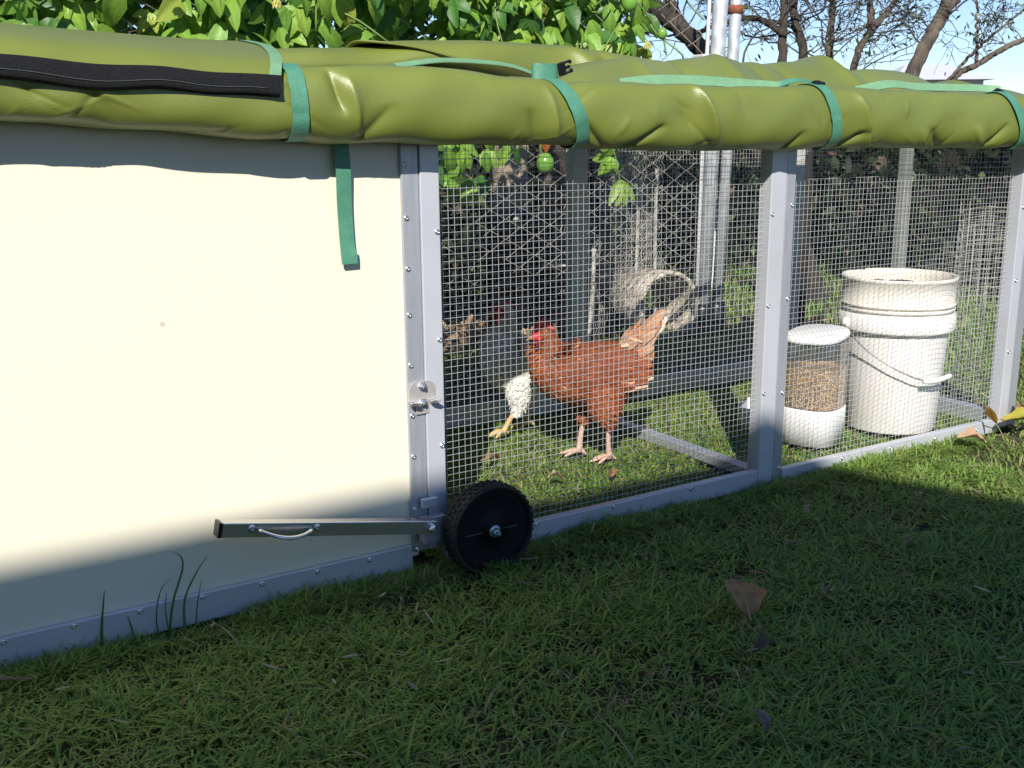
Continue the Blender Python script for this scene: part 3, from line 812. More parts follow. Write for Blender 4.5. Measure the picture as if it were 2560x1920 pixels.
M_plume = mat("plumage", (1, 1, 1), 0.62, attr=True, trans=0.06, spec=0.3)
M_skin = mat("red_skin", (0.78, 0.06, 0.085), 0.5, var=0.25, vscale=120, bump=0.5, bscale=300, trans=0.1)
M_beak = mat("horn_beak", (0.40, 0.22, 0.10), 0.4, var=0.2, vscale=60)
M_eye = mat("hen_eye", (0.35, 0.12, 0.01), 0.1, spec=0.8)
M_pupil = mat("pupil", (0.005, 0.005, 0.005), 0.1)
def build_hen(name, label, loc, heading, rings, thighs, legs, tails, pal, skin_leg, head, seed, wing, saddle=None):
    r = np.random.default_rng(seed)
    root = thing(name, label, "hen", loc, heading)
    # continuous body under the plumage
    b = MB()
    ts = np.linspace(0, len(rings)-1, 60); an = np.linspace(0, 2*math.pi, 28, endpoint=False)
    P = np.array([[loft_eval(rings, t, a) for a in an] for t in ts])
    b.grid(P, close_v=True)
    b.add(P[0], [tuple(range(28))[::-1]]); b.add(P[-1], [tuple(range(28))])
    for th in thighs:
        b.tube(catmull(th["pts"], 10), np.interp(np.linspace(0, 1, 10), np.linspace(0, 1, len(th["rad"])), th["rad"])*0.92, 12)
    for s in (1, -1):
        b.ellipsoid((wing[0], s*wing[4], wing[1]), (wing[2]*0.95, 0.016, wing[3]*0.95), 14, 8, Matrix.Rotation(wing[5], 3, 'Y'))
    body = b.build("body", mat(name+"_down", pal["under"], 0.8, var=0.3, vscale=90), root)
    rm = body.modifiers.new("remesh", 'REMESH'); rm.mode = 'VOXEL'; rm.voxel_size = 0.005; rm.use_smooth_shade = True
    # plumage: overlapping contour feathers laid from the rump to the head
    b = MB()
    n = len(rings)
    def col(u, z, a, base):
        c = np.array(base)*r.uniform(0.80, 1.18)
        return c
    t = 0.35
    tmax = head["tmax"]
    while t < tmax:
        neck = smooth(n-6.2, n-4.2, t)
        hf = smooth(n-3.6, n-2.4, t); L = (0.021*(1-neck)+0.021*neck)*(1-hf)+0.009*hf; W = (0.0125*(1-neck)+0.0060*neck)*(1-hf)+0.005*hf
        c = loft_eval(rings, t, 0); c2 = loft_eval(rings, t, math.pi); s1 = loft_eval(rings, t, math.pi/2); s2 = loft_eval(rings, t, -math.pi/2)
        per = 2.2*(np.linalg.norm(c-c2)+np.linalg.norm(s1-s2))/2*1.35
        m = max(8, int(per/(W*0.62)))
        off = r.uniform(0, 1)
        for i in range(m):
            a = 2*math.pi*(i+off)/m
            tt = t+r.uniform(-0.12, 0.12)
            p = loft_eval(rings, tt, a); q = loft_eval(rings, tt-0.12, a); q2 = loft_eval(rings, tt, a+0.12)
            d = q-p; e = q2-p; nn = np.cross(e, d)
            cen = (loft_eval(rings, tt, 0)+loft_eval(rings, tt, math.pi))/2
            if np.dot(nn, p-cen) < 0: nn = -nn
            d = d/np.linalg.norm(d)+r.normal(0, 0.12, 3)
            low = smooth(0.25, -0.75, math.cos(a))
            if neck > 0.5: base = pal["neck"]
            elif tt < 1.6 and low > 0.4: base = pal["fluff"]
            elif low > 0.5: base = pal["belly"]
            else: base = pal["back"]
            bc = col(0, 0, a, base)
            edge = bc*pal["edge"] if r.uniform() < 0.75 else bc*1.0
            if r.uniform() < pal.get("pale_p", 0) : edge = np.array(pal["pale"])*r.uniform(0.7, 1.0)
            feather(b, p, d, nn/np.linalg.norm(nn), L*r.uniform(0.85, 1.2), W*r.uniform(0.85, 1.15), 0.0010+0.0018*r.uniform()+0.0025*low, bc*0.86, edge, 0.0025)
        t += (0.135*(1-neck)+0.19*neck)*(1-0.4*hf)
    # thighs
    for th in thighs:
        pts = catmull(th["pts"], 24); rad = np.interp(np.linspace(0, 1, 24), np.linspace(0, 1, len(th["rad"])), th["rad"])
        for i in range(0, 23):
            T = pts[min(i+1, 23)]-pts[i]; T /= np.linalg.norm(T)
            u = np.cross(T, [0, 1, 0]); u /= np.linalg.norm(u); v = np.cross(T, u)
            m = max(9, int(2*math.pi*rad[i]/0.0060))
            for j in range(m):
                a = 2*math.pi*(j+r.uniform(0, 1))/m
                nn = math.cos(a)*u+math.sin(a)*v
                bc = col(0, 0, a, th.get("col", pal["thigh"]))
                feather(b, pts[i]+nn*rad[i], T+r.normal(0, 0.12, 3), nn, 0.018*r.uniform(0.8, 1.2), 0.0085, 0.002, bc*0.85, bc*pal["edge"], 0.003, rows=2)
    # folded wings
    for s in (1, -1):
        rot = Matrix.Rotation(wing[5], 3, 'Y')
        for lay in range(12):
            uu = 0.95-lay*0.165
            for k in range(12):
                vv = -0.95+1.9*(k+0.5*(lay % 2))/11.5
                if uu*uu+vv*vv > 1.15: continue
                loc3 = Vector((wing[2]*uu, s*0.017*math.sqrt(max(0, 1-min(1, (uu*uu+vv*vv)/1.15)))+s*0.002, wing[3]*vv))
                p = np.array(rot @ loc3)+np.array([wing[0], s*wing[4], wing[1]])
                d = np.array(rot @ Vector((-1, 0, -0.12-0.1*vv)))+r.normal(0, 0.06, 3)
                L = 0.026+0.028*(lay/11.0); W = 0.015
                bc = col(0, 0, 0, pal["wing"])
                ed = bc*pal["edge"]
                if lay > 7 and vv < -0.3 and r.uniform() < 0.5: ed = np.array(pal["pale"])
                feather(b, p, d, np.array([0, s*1.0, 0.15]), L, W, 0.003, bc*0.75, ed, 0.004)
    # rump fluff and tufts
    for (cx_, cz_, sz, cc, cnt) in pal.get("tufts", []):
        for i in range(cnt):
            p = np.array([cx_+r.normal(0, sz*0.4), r.normal(0, sz*0.9), cz_+r.normal(0, sz*0.5)])
            d = np.array([-1, r.normal(0, 0.5), r.normal(-0.1, 0.45)])
            c = np.array(cc)*r.uniform(0.8, 1.1)
            feather(b, p, d, np.array([0, math.copysign(1, p[1]), 0.4]), 0.030*r.uniform(0.7, 1.2), 0.009, 0.003, c*0.9, c, 0.002, rows=2)
    b.build("plumage", M_plume, root)
    # tail: tented fan of long feathers
    b = MB()
    for (bu, bz, tu, tz, wd, lat, c0, c1) in tails:
        for s in (1, -1):
            p = np.array([bu, s*lat*0.35, bz]); q = np.array([tu, s*lat, tz])
            d = q-p; L = np.linalg.norm(d); d /= L
            nn = np.array([0.0, s*1.0, 0.25])
            nn = nn-np.dot(nn, d)*d; nn /= np.linalg.norm(nn)
            sdir = np.cross(d, nn)
            V = []; C = []
            prof = [0.35, 0.7, 0.92, 1.0, 0.98, 0.85, 0.35]
            for i, w in enumerate(prof):
                t = i/6
                c = p+d*L*t+nn*(0.010*math.sin(t*math.pi))
                for k in (-1, 0, 1):
                    V.append(c+sdir*k*wd*w/2-nn*abs(k)*0.002+(d*(-0.003) if abs(k) == 1 and i == 6 else 0))
                    cc = np.array(c0)*(1-t)+np.array(c1)*t
                    if k == 1: cc = cc*0.8+np.array(pal["pale"])*0.2
                    C.append(cc*r.uniform(0.85, 1.1))
            b.add(V, [(i*3+k, i*3+k+1, (i+1)*3+k+1, (i+1)*3+k) for i in range(6) for k in range(2)], np.array(C))
    b.build("tail", M_plume, root)
    # legs: shank with scutes, three front toes and a hind toe with claws
    for lg in legs:
        b = MB()
        k = np.array(lg["knee"]); f = np.array(lg["foot"]); rad = lg.get("rad", 0.0068)
        sh = catmull([k, (k+f)/2+np.array([0.002, 0, 0]), f], 9)
        b.tube(sh, np.array([1.35, 1.12, 1.0, 0.95, 0.93, 0.95, 1.0, 1.2, 1.35])*rad, 10)
        fdir = lg.get("dir", 0.0)
        for da, ln_ in ((0.0, 0.050), (0.55, 0.040), (-0.55, 0.040), (math.pi+0.15, 0.020)):
            a = fdir+da; dv = np.array([math.cos(a), math.sin(a), 0])
            tp = [f+np.array([0, 0, 0.003]), f+dv*ln_*0.35+np.array([0, 0, 0.004]), f+dv*ln_*0.7+np.array([0, 0, -0.002]), f+dv*ln_+np.array([0, 0, -0.006])]
            b.tube(catmull(tp, 10), np.array([1.0, 0.95, 0.8, 0.85, 0.7, 0.75, 0.62, 0.6, 0.42, 0.1])*rad*0.95, 8)
        b.build("leg", skin_leg, root)
    # head furniture
    hu, hz, hw = head["c"]; pitch = head.get("pitch", 0.0)
    Mh = Matrix.Translation((hu, 0, hz)) @ Matrix.Rotation(pitch, 4, 'Y') @ Matrix.Rotation(head.get("yaw", 0), 4, 'Z')
    b = MB()     # beak
    ring = []
    for t in np.linspace(0, 1, 7):
        rr = 0.0075*(1-t)**0.8+0.0006
        ring.append([tuple(Mh @ Vector((0.016+0.023*t, rr*0.85*math.cos(a), -0.001-0.006*t*t+rr*math.sin(a)))) for a in np.linspace(0, 2*math.pi, 10, endpoint=False)])
    b.grid(np.array(ring), close_v=True); b.build("beak", M_beak, root)
    b = MB()     # bare red face
    b.ellipsoid((0, 0, 0), (0.0185, 0.0188*hw, 0.0140), 16, 10, Mh @ Matrix.Translation((0.006, 0, -0.001)))
    b.build("face", M_skin, root)
    b = MB()     # comb
    up_, lo_ = [], []
    for i in range(33):
        t = i/32; u = 0.022-0.050*t
        hgt = 0.014+head.get("comb", 0.022)*math.sin(math.pi*min(1, t*1.05))*(0.72+0.28*abs(math.sin(t*math.pi*5)))
        ln2 = 0.004*math.sin(t*6)+head.get("flop", 0.0)*math.sin(math.pi*t)
        lo_.append((u, 0.0, 0.010)); up_.append((u-0.006*t, ln2, 0.010+hgt-0.010))
    for sgn in (1, -1):
        P = []
        for j in range(5):
            q = j/4
            P.append([tuple(Mh @ Vector((l[0]*(1-q)+u_[0]*q, l[1]*(1-q)+u_[1]*q+sgn*0.0032*(1-q**2), l[2]*(1-q)+u_[2]*q))) for l, u_ in zip(lo_, up_)])
        b.grid(np.array(P) if sgn > 0 else np.array(P)[::-1])
    b.build("comb", M_skin, root)
    for s in (1, -1):
        b = MB(); b.ellipsoid((0, 0, 0), (0.0120, 0.0030, 0.0185), 12, 8, Mh @ Matrix.Translation((0.012, s*0.009, -0.022)) @ Matrix.Rotation(s*0.15, 4, 'X')); b.build("wattle", M_skin, root)
        b = MB(); b.ellipsoid((0, 0, 0), (0.0055, 0.002, 0.008), 10, 6, Mh @ Matrix.Translation((-0.010, s*0.0165*hw, -0.010))); b.build("ear_lobe", M_skin, root)
        b = MB(); b.ellipsoid((0, 0, 0), (0.0042, 0.0022, 0.0042), 12, 8, Mh @ Matrix.Translation((0.0065, s*0.0182*hw, 0.0045))); eye = b.build("eye", M_eye, root)
        b = MB(); b.ellipsoid((0, 0, 0), (0.0019, 0.0008, 0.0019), 8, 6, Mh @ Matrix.Translation((0.0068, s*0.0202*hw, 0.0047))); b.build("pupil", M_pupil, eye)
    return root

M_leg1 = mat("pink_shank", (0.66, 0.42, 0.33), 0.55, var=0.15, vscale=90, bump=0.4, bscale=260)
M_leg2 = mat("yellow_shank", (0.68, 0.46, 0.20), 0.55, var=0.15, vscale=90, bump=0.4, bscale=260)
hd = math.atan2(0.525, -0.85)
RB = [(-0.118, 0.222, 0.012, 0.012), (-0.098, 0.210, 0.044, 0.034), (-0.062, 0.193, 0.066, 0.054), (-0.015, 0.184, 0.075, 0.066), (0.035, 0.182, 0.074, 0.070),
      (0.078, 0.188, 0.069, 0.064), (0.108, 0.206, 0.056, 0.052), (0.120, 0.230, 0.043, 0.039), (0.116, 0.248, 0.032, 0.029), (0.117, 0.262, 0.025, 0.022),
      (0.123, 0.276, 0.020, 0.0175), (0.135, 0.280, 0.015, 0.014), (0.146, 0.278, 0.008, 0.008)]
rust = (0.36, 0.098, 0.028); pale = (0.72, 0.50, 0.33)
palB = dict(under=(0.20, 0.06, 0.02), back=(0.205, 0.058, 0.021), neck=(0.20, 0.052, 0.018), belly=(0.26, 0.078, 0.028), fluff=(0.36, 0.15, 0.065), thigh=(0.26, 0.076, 0.027),
            wing=(0.225, 0.058, 0.019), edge=1.30, pale=pale, pale_p=0.035,
            tufts=[(-0.088, 0.158, 0.014, (0.74, 0.50, 0.30), 60), (-0.050, 0.250, 0.010, (0.66, 0.46, 0.30), 30), (-0.072, 0.268, 0.010, (0.60, 0.38, 0.23), 34), (-0.085, 0.285, 0.010, (0.50, 0.24, 0.11), 30), (0.125, 0.236, 0.010, (0.70, 0.45, 0.28), 14)])
thB = [dict(pts=[(-0.020, 0.034, 0.165), (-0.016, 0.038, 0.120), (-0.022, 0.036, 0.092), (-0.028, 0.034, 0.070)], rad=[0.050, 0.042, 0.026, 0.014]),
       dict(pts=[(0.020, -0.034, 0.160), (0.026, -0.036, 0.120), (0.027, -0.036, 0.092), (0.026, -0.035, 0.064)], rad=[0.046, 0.038, 0.024, 0.014])]
lgB = [dict(knee=(-0.028, 0.034, 0.072), foot=(-0.030, 0.024, -0.020), dir=0.25), dict(knee=(0.025, -0.035, 0.074), foot=(0.040, -0.026, -0.020), dir=-0.1)]
tlB = []
rt = np.random.default_rng(77)
for i in range(13):
    t = i/12
    k = rt.uniform(0.75, 1.25)
    tlB.append((-0.072, 0.240-0.026*t, -0.148+0.030*t-0.024*abs(t-0.3)+rt.normal(0, 0.005), 0.326-0.104*t+rt.normal(0, 0.004), 0.021, 0.006+0.016*rt.uniform(0.5, 1.2), (0.24*k, 0.068*k, 0.023*k), (0.36*k, 0.14*k, 0.06*k) if i % 3 else (0.52, 0.32, 0.2)))
tlB.append((-0.07, 0.235, -0.165, 0.318, 0.026, 0.006, (0.60, 0.35, 0.2), (0.75, 0.62, 0.50)))
tlB.append((-0.070, 0.240, -0.160, 0.300, 0.018, 0.012, (0.62, 0.45, 0.33), (0.74, 0.62, 0.50)))
tlB.append((-0.055, 0.245, -0.095, 0.296, 0.020, 0.022, (0.60, 0.40, 0.26), (0.30, 0.10, 0.04)))
tlB.append((-0.055, 0.238, -0.100, 0.276, 0.022, 0.026, (0.60, 0.40, 0.26), (0.24, 0.075, 0.03)))
build_hen("brown_hen", "rust brown hen with red comb and raised tail standing behind the wire mesh", (1.4535, 0.356, 0.030), hd, RB, thB, lgB, tlB, palB, M_leg1,
          dict(c=(0.131, 0.276, 1.0), tmax=11.1, comb=0.032, flop=0.006, pitch=0.10, yaw=0.12), 21, (-0.005, 0.195, 0.078, 0.042, 0.060, 0.12))
RW_ = [(-0.150, 0.200, 0.012, 0.012), (-0.120, 0.190, 0.040, 0.034), (-0.080, 0.180, 0.062, 0.052), (-0.035, 0.172, 0.072, 0.062), (0.010, 0.172, 0.070, 0.066),
       (0.040, 0.186, 0.062, 0.058), (0.052, 0.215, 0.050, 0.046), (0.046, 0.248, 0.038, 0.033), (0.036, 0.275, 0.028, 0.025), (0.032, 0.298, 0.022, 0.020),
       (0.036, 0.316, 0.018, 0.0165), (0.046, 0.322, 0.014, 0.013), (0.056, 0.320, 0.008, 0.008)]
palW = dict(under=(0.75, 0.73, 0.66), back=(0.88, 0.86, 0.78), neck=(0.62, 0.55, 0.44), belly=(0.86, 0.84, 0.74), fluff=(0.7, 0.68, 0.6), thigh=(0.80, 0.78, 0.74),
            wing=(0.88, 0.86, 0.78), edge=1.05, pale=(0.8, 0.78, 0.7), pale_p=0.0)
thW = [dict(pts=[(0.005, 0.036, 0.150), (0.016, 0.040, 0.112), (0.014, 0.040, 0.086), (0.020, 0.040, 0.062)], rad=[0.044, 0.030, 0.019, 0.011]),
       dict(pts=[(-0.045, -0.034, 0.150), (-0.040, -0.036, 0.110), (-0.042, -0.036, 0.085), (-0.040, -0.036, 0.060)], rad=[0.044, 0.032, 0.020, 0.012])]
lgW = [dict(knee=(0.018, 0.040, 0.072), foot=(0.058, 0.038, 0.008), dir=0.2), dict(knee=(-0.040, -0.036, 0.068), foot=(-0.038, -0.036, 0.004), dir=0.0)]
tlW = [(-0.11, 0.200-0.01*i, -0.200+0.006*i, 0.235-0.022*i, 0.034, 0.008+0.004*i, (0.55, 0.53, 0.46), (0.6, 0.58, 0.5)) for i in range(5)]
build_hen("white_hen", "pale hen in shade with one lit white leg, half hidden behind the brown hen", (1.412, 0.640, 0.014), math.atan2(0.22, -0.97), RW_, thW, lgW, tlW, palW, M_leg2,
          dict(c=(0.041, 0.318, 1.0), tmax=11.1, comb=0.012, flop=0.002), 22, (-0.045, 0.180, 0.080, 0.042, 0.056, 0.05))

# ------------------------------------------------------------------ bucket and feeder
bk = thing("plastic_bucket", "large white plastic bucket with stained rim and wire handle on the grass inside the run", "bucket", (2.278, 0.160, 0.019))
b = MB(); H = 0.372
b.lathe([(0.0001, -0.01), (0.110, -0.01), (0.1125, -0.006), (0.128, 0.246)], 64); b.lathe([(0.128, 0.2465), (0.1405, 0.249), (0.1425, 0.254), (0.1415, 0.290), (0.133, 0.2935), (0.1315, 0.299)], 64)
b.build("bucket_body", M_bucket, bk)
b = MB()
b.lathe([(0.1315, 0.2990), (0.138, 0.300), (0.1385, 0.305), (0.1335, 0.307), (0.1335, 0.311), (0.1395, 0.3125), (0.1395, 0.3165), (0.1345, 0.319), (0.1368, 0.374), (0.1398, 0.376), (0.1402, 0.382), (0.1375, 0.384), (0.1335, 0.382), (0.1315, 0.367), (0.118, 0.10)], 64)
b.build("bucket_rim", M_bucketrim, bk)
b = MB()
Pc = []
for i in range(9):
    rr = 0.1325*i/8+0.0001
    Pc.append([(rr*math.cos(a), rr*math.sin(a), 0.362+0.016*mnoise.noise(Vector((rr*math.cos(a)*30, rr*math.sin(a)*30, 2)))-0.016*math.cos(a-0.6)*rr/0.13) for a in np.linspace(0, 2*math.pi, 40, endpoint=False)])
b.grid(np.array(Pc), close_v=True); b.build("compost", M_compost, bk)
bk.scale = (1.025, 1.025, 1.02)
# bail: wire hung down the front with a plastic grip, between two ears
va = math.atan2(-1.766, -2.30)     # direction towards the camera
def bp(ang, rr, z): return (rr*math.cos(va+ang), rr*math.sin(va+ang), z)
ear1 = bp(-0.95, 0.1435, 0.268); ear2 = bp(2.19, 0.1435, 0.262)
for e, a_ in ((ear1, -0.95), (ear2, 2.19)):
    b = MB(); b.ellipsoid(e, (0.011, 0.011, 0.014), 12, 8, Matrix.Rotation(0, 3, 'Z')); b.build("handle_ear", M_bucket, bk)
wp = [bp(-0.95, 0.150, 0.268), bp(-0.80, 0.153, 0.252), bp(-0.45, 0.156, 0.215), bp(-0.05, 0.157, 0.178), bp(0.30, 0.156, 0.152), bp(0.54, 0.155, 0.140)]
b = MB(); b.tube(catmull(wp, 40), 0.0019, 8)
wp2 = [bp(0.98, 0.158, 0.146), bp(1.3, 0.160, 0.175), bp(1.7, 0.157, 0.220), bp(2.0, 0.152, 0.250), bp(2.19, 0.149, 0.262)]
b.tube(catmull(wp2, 24), 0.0019, 8)
b.build("bail", M_bale, bk)
b = MB(); b.tube(catmull([bp(0.50, 0.156, 0.139), bp(0.75, 0.158, 0.1405), bp(1.02, 0.159, 0.147)], 12), 0.0062, 10); b.build("grip", M_white, bk)

fd = thing("feed_jar", "clear feed jar with white lid and base full of brown pellets", "feeder", (2.008, 0.182, 0.016), 0.35)
b = MB(); b.lathe([(0.0001, -0.012), (0.074, -0.012), (0.0755, 0.060), (0.0755, 0.078), (0.0735, 0.0805), (0.0715, 0.0795)], 48, sq=2.9); b.build("base", M_white, fd)
b = MB(); b.lathe([(0.0715, 0.0795), (0.0735, 0.10), (0.0735, 0.20), (0.071, 0.24), (0.068, 0.252)], 48, sq=2.9); b.build("jar", M_clear, fd)
b = MB()
ML2 = Matrix.Translation((0, 0, 0.259)) @ Matrix.Rotation(R(-7), 4, Vector((0.35, 0.93, 0)))
b.lathe([(0.0001, 0.013), (0.060, 0.0125), (0.072, 0.008), (0.0755, 0.003), (0.0755, -0.005), (0.073, -0.0055), (0.07, -0.003), (0.0001, -0.003)], 48, ML2, sq=2.7)
b.build("lid", M_white, fd)
b = MB(); rg = np.random.default_rng(5)
b.lathe([(0.0700, 0.0815), (0.0705, 0.180), (0.064, 0.186), (0.03, 0.191), (0.0001, 0.192)], 40, sq=2.9, col=(0.17, 0.105, 0.05))
def pellet(p, n, s):
    n = n/np.linalg.norm(n); t = np.cross(n, rg.normal(0, 1, 3)); t /= np.linalg.norm(t); u = np.cross(n, t)
    c = np.array([0.78, 0.52, 0.27])*rg.uniform(0.55, 1.15)
    l, w = s*rg.uniform(0.8, 1.5), s*0.55
    V = [p+t*l-n*w*0.3, p-t*l-n*w*0.3, p+u*w, p-u*w, p+n*w*0.9+t*l*0.5, p+n*w*0.9-t*l*0.5]
    b.add(V, [(0, 2, 4), (2, 5, 4), (2, 1, 5), (1, 3, 5), (3, 4, 5), (3, 0, 4)], c)
for i in range(2600):
    a = rg.uniform(0, 2*math.pi); ca, sa = math.cos(a), math.sin(a); q = (abs(ca)**2.9+abs(sa)**2.9)**(-1/2.9)
    z = rg.uniform(0.083, 0.182)
    pellet(np.array([0.0702*q*ca, 0.0702*q*sa, z]), np.array([ca, sa, 0]), 0.0026)
for i in range(700):
    a = rg.uniform(0, 2*math.pi); rr = 0.07*math.sqrt(rg.uniform())
    pellet(np.array([rr*math.cos(a), rr*math.sin(a), 0.183+0.009*(1-(rr/0.07)**2)]), np.array([0, 0, 1.0]), 0.0027)
b.build("feed", M_feed, fd)
dr = thing("drinker_tray", "low white plastic tray on the grass, mostly hidden by the middle post", "tray", (2.035, 0.36, -0.005), 0.6)
b = MB(); b.lathe([(0.0001, 0.0), (0.070, 0.0), (0.073, 0.050), (0.075, 0.052), (0.0755, 0.058), (0.070, 0.060), (0.068, 0.050), (0.064, 0.012), (0.0001, 0.010)], 40, sq=6); b.build("tray_body", M_white, dr)

# ------------------------------------------------------------------ behind the coop: fence, posts, pots, pipe
fence = thing("chain_link_fence", "weathered diamond wire fence running behind the coop under the vine", "fence", (0.2, 1.05, GZ), math.atan2(0.45, 2.6))
b = MB()
pit = 0.066
def chain(x0, x1, z0, z1, y, pit, rad, amp=0.004, sag=0.01, seed=0):
    nx = int((x1-x0)/pit); nz = int((z1-z0)/pit)
    r_ = np.random.default_rng(seed)
    for i in range(nx+1):          # each wire zigzags upwards, hooked into its neighbour
        pts = []
        for k in range(nz*2+1):
            z = z0+k*pit/2
            sgn = 1 if (k+i) % 2 else -1
            x = x0+i*pit+sgn*pit*0.5
            wx = sag*mnoise.noise(Vector((x*2.5, z*2.5, seed)))
            wy = sag*2*mnoise.noise(Vector((x*1.8, z*1.8, seed+9)))
            pts.append((x+wx, y+wy+amp*(0.5 if sgn > 0 else -0.5), z+wx*0.6))
        b.tube(pts, rad, 5, cap=False)
chain(0.0, 2.60, 0.03, 2.0, 0.0, pit, 0.0015, seed=3)
b.build("wire_diamonds", M_oldwire, fence)
b = MB(); b.tube([(2.612, 0.0, 0.02), (2.622, 0.0, 0.7), (2.636, 0.0, 1.3), (2.65, 0.0, 2.0)], 0.0075, 10); b.build("tension_bar", M_pvc, fence)
def pipe_post(name, label, x, y, r_, h, lean, sleeve, group=None):
    t = thing(name, label, "post", (x, y, GZ), 0, group)
    b = MB(); b.tube([(0, 0, 0), (lean[0]*0.5, lean[1]*0.5, h*0.5), (lean[0], lean[1], h)], r_, 24); b.build("pipe", M_galv, t)
    b = MB(); b.lathe([(r_+0.018, -0.02), (r_+0.017, sleeve-0.02), (r_+0.010, sleeve-0.004), (r_+0.001, sleeve)], 24); b.build("base_sleeve", M_blackpl, t)
    return t
p1 = pipe_post("galvanised_post", "thick galvanised fence post beside the white tension bar", 2.815, 1.505, 0.0285, 2.1, (0.07, 0.0), 0.135)
p2 = pipe_post("galvanised_post", "thinner galvanised gate post with a rusty band near the top", 2.905, 1.52, 0.0225, 2.1, (0.075, 0.0), 0.135)
b = MB(); b.lathe([(0.0245, -0.016), (0.029, -0.014), (0.029, 0.014), (0.0245, 0.016)], 20, Matrix.Translation((0.045, 0, 1.235-GZ))); b.build("rusty_band", M_rust, p2)
b = MB(); b.box((-0.062, -0.034, 1.052), (0.036, 0.034, 1.082)); b.build("clamp", M_pvc, p1, smooth=False, bevel=0.006)
b = MB(); b.tube(catmull([(0.05, 0.02, 0.0), (0.053, 0.022, 0.4), (0.058, 0.02, 0.8), (0.066, 0.018, 1.0)], 20), 0.006, 8); b.build("rusty_rod", M_rust, p1)
# crumpled hexagonal chicken wire rolled against the posts
M_hex = mat("bright_netting", (0.66, 0.63, 0.56), 0.5, metal=0.2, var=0.2, vscale=40)
cw = thing("chicken_wire", "crumpled roll of fine hexagonal chicken wire leaning by the fence posts", "chicken wire", (2.45, 1.80, GZ))
b = MB()
def hexnet(w, h, cell, f, rad):
    n_c = int(w/(cell*0.75)); n_r = int(h/(cell*0.5))
    for i in range(n_c):
        pts = []
        for k in range(n_r):
            ph = (k+(2 if i % 2 else 0)) % 4
            dx = (0.0, 0.0, 0.25, 0.25)[ph] if i % 2 == 0 else (0.25, 0.25, 0.0, 0.0)[(k) % 4]
            pts.append(f(i*cell*0.5+(dx-0.125)*cell*(1 if i % 2 == 0 else -1)*1.7, k*cell*0.42))
        b.tube(pts, rad, 4, cap=False)
def crump1(u, v): 
    return (u-0.1+0.03*mnoise.noise(Vector((u*4, v*4, 1))), 0.05*mnoise.noise(Vector((u*5, v*5, 2)))+0.06*math.sin(u*6), v+0.03*mnoise.noise(Vector((u*4, v*4, 3))))
def crump2(u, v):
    return (u-0.02+0.05*mnoise.noise(Vector((u*6, v*3, 11))), 0.11+0.08*mnoise.noise(Vector((u*4, v*6, 12))), v*1.05+0.05*mnoise.noise(Vector((u*5, v*4, 13))))
def crump3(u, v):
    return (u+0.05*mnoise.noise(Vector((u*6, v*5, 21))), -0.03+0.07*mnoise.noise(Vector((u*6, v*6, 22)))-0.05*math.cos(u*7), v+0.04*mnoise.noise(Vector((u*7, v*5, 23))))
hexnet(0.70, 1.35, 0.030, crump1, 0.00075); hexnet(0.66, 1.25, 0.034, crump2, 0.00075); hexnet(0.62, 1.0, 0.028, crump3, 0.0007)
b.build("hex_wire", M_hex, cw)
# weathered pipe lying on its side
pc = thing("concrete_pipe", "short weathered concrete pipe lying on its side behind the brown hen", "pipe", (2.665, 1.545, 0.118))
ax = Vector((-0.14, -0.97, 0.05)).normalized()
q = Vector((0, 0, 1)).rotation_difference(ax).to_matrix().to_4x4()
b = MB()
b.lathe([(0.118, -0.30), (0.135, -0.295), (0.137, 0.02), (0.133, 0.03), (0.122, 0.03), (0.118, 0.02), (0.112, -0.28)], 48, q)
b.build("pipe_wall", M_concrete, pc)
# white vent pipe beyond
vp = thing("vent_pipe", "white vent pipe with a cowl showing beyond the fence posts", "pipe", (3.80, 2.55, GZ))
b = MB(); b.lathe([(0.028, 0.0), (0.028, 1.12)], 20); b.lathe([(0.028, 1.12), (0.040, 1.125), (0.040, 1.15), (0.03, 1.155), (0.046, 1.17), (0.046, 1.205), (0.035, 1.212), (0.0001, 1.212)], 20); b.build("vent_body", M_white, vp)
# black pots under the trunks
def pot(label, x, y, r0, r1, h, tilt=0.0, tiltaz=0.0):
    t = thing("garden_pot", label, "pot", (x, y, GZ))
    b = MB(); Mx = Matrix.Rotation(tiltaz, 4, 'Z') @ Matrix.Rotation(tilt, 4, 'Y')
    b.lathe([(0.0001, 0.0), (r0, 0.0), (r1, h*0.88), (r1*1.07, h*0.885), (r1*1.07, h), (r1*0.98, h), (r1*0.95, h*0.9), (r0*0.9, 0.02), (0.0001, 0.02)], 36, Mx)
    b.build("pot_wall", M_blackpl, t); return t
pot("tall black plastic pot standing upside down below the lit trunk", 2.20, 1.92, 0.13, 0.105, 0.50)
pot("squat black plastic pot leaning by the forked trunk", 2.40, 1.86, 0.13, 0.16, 0.28, 0.2, 1.0)
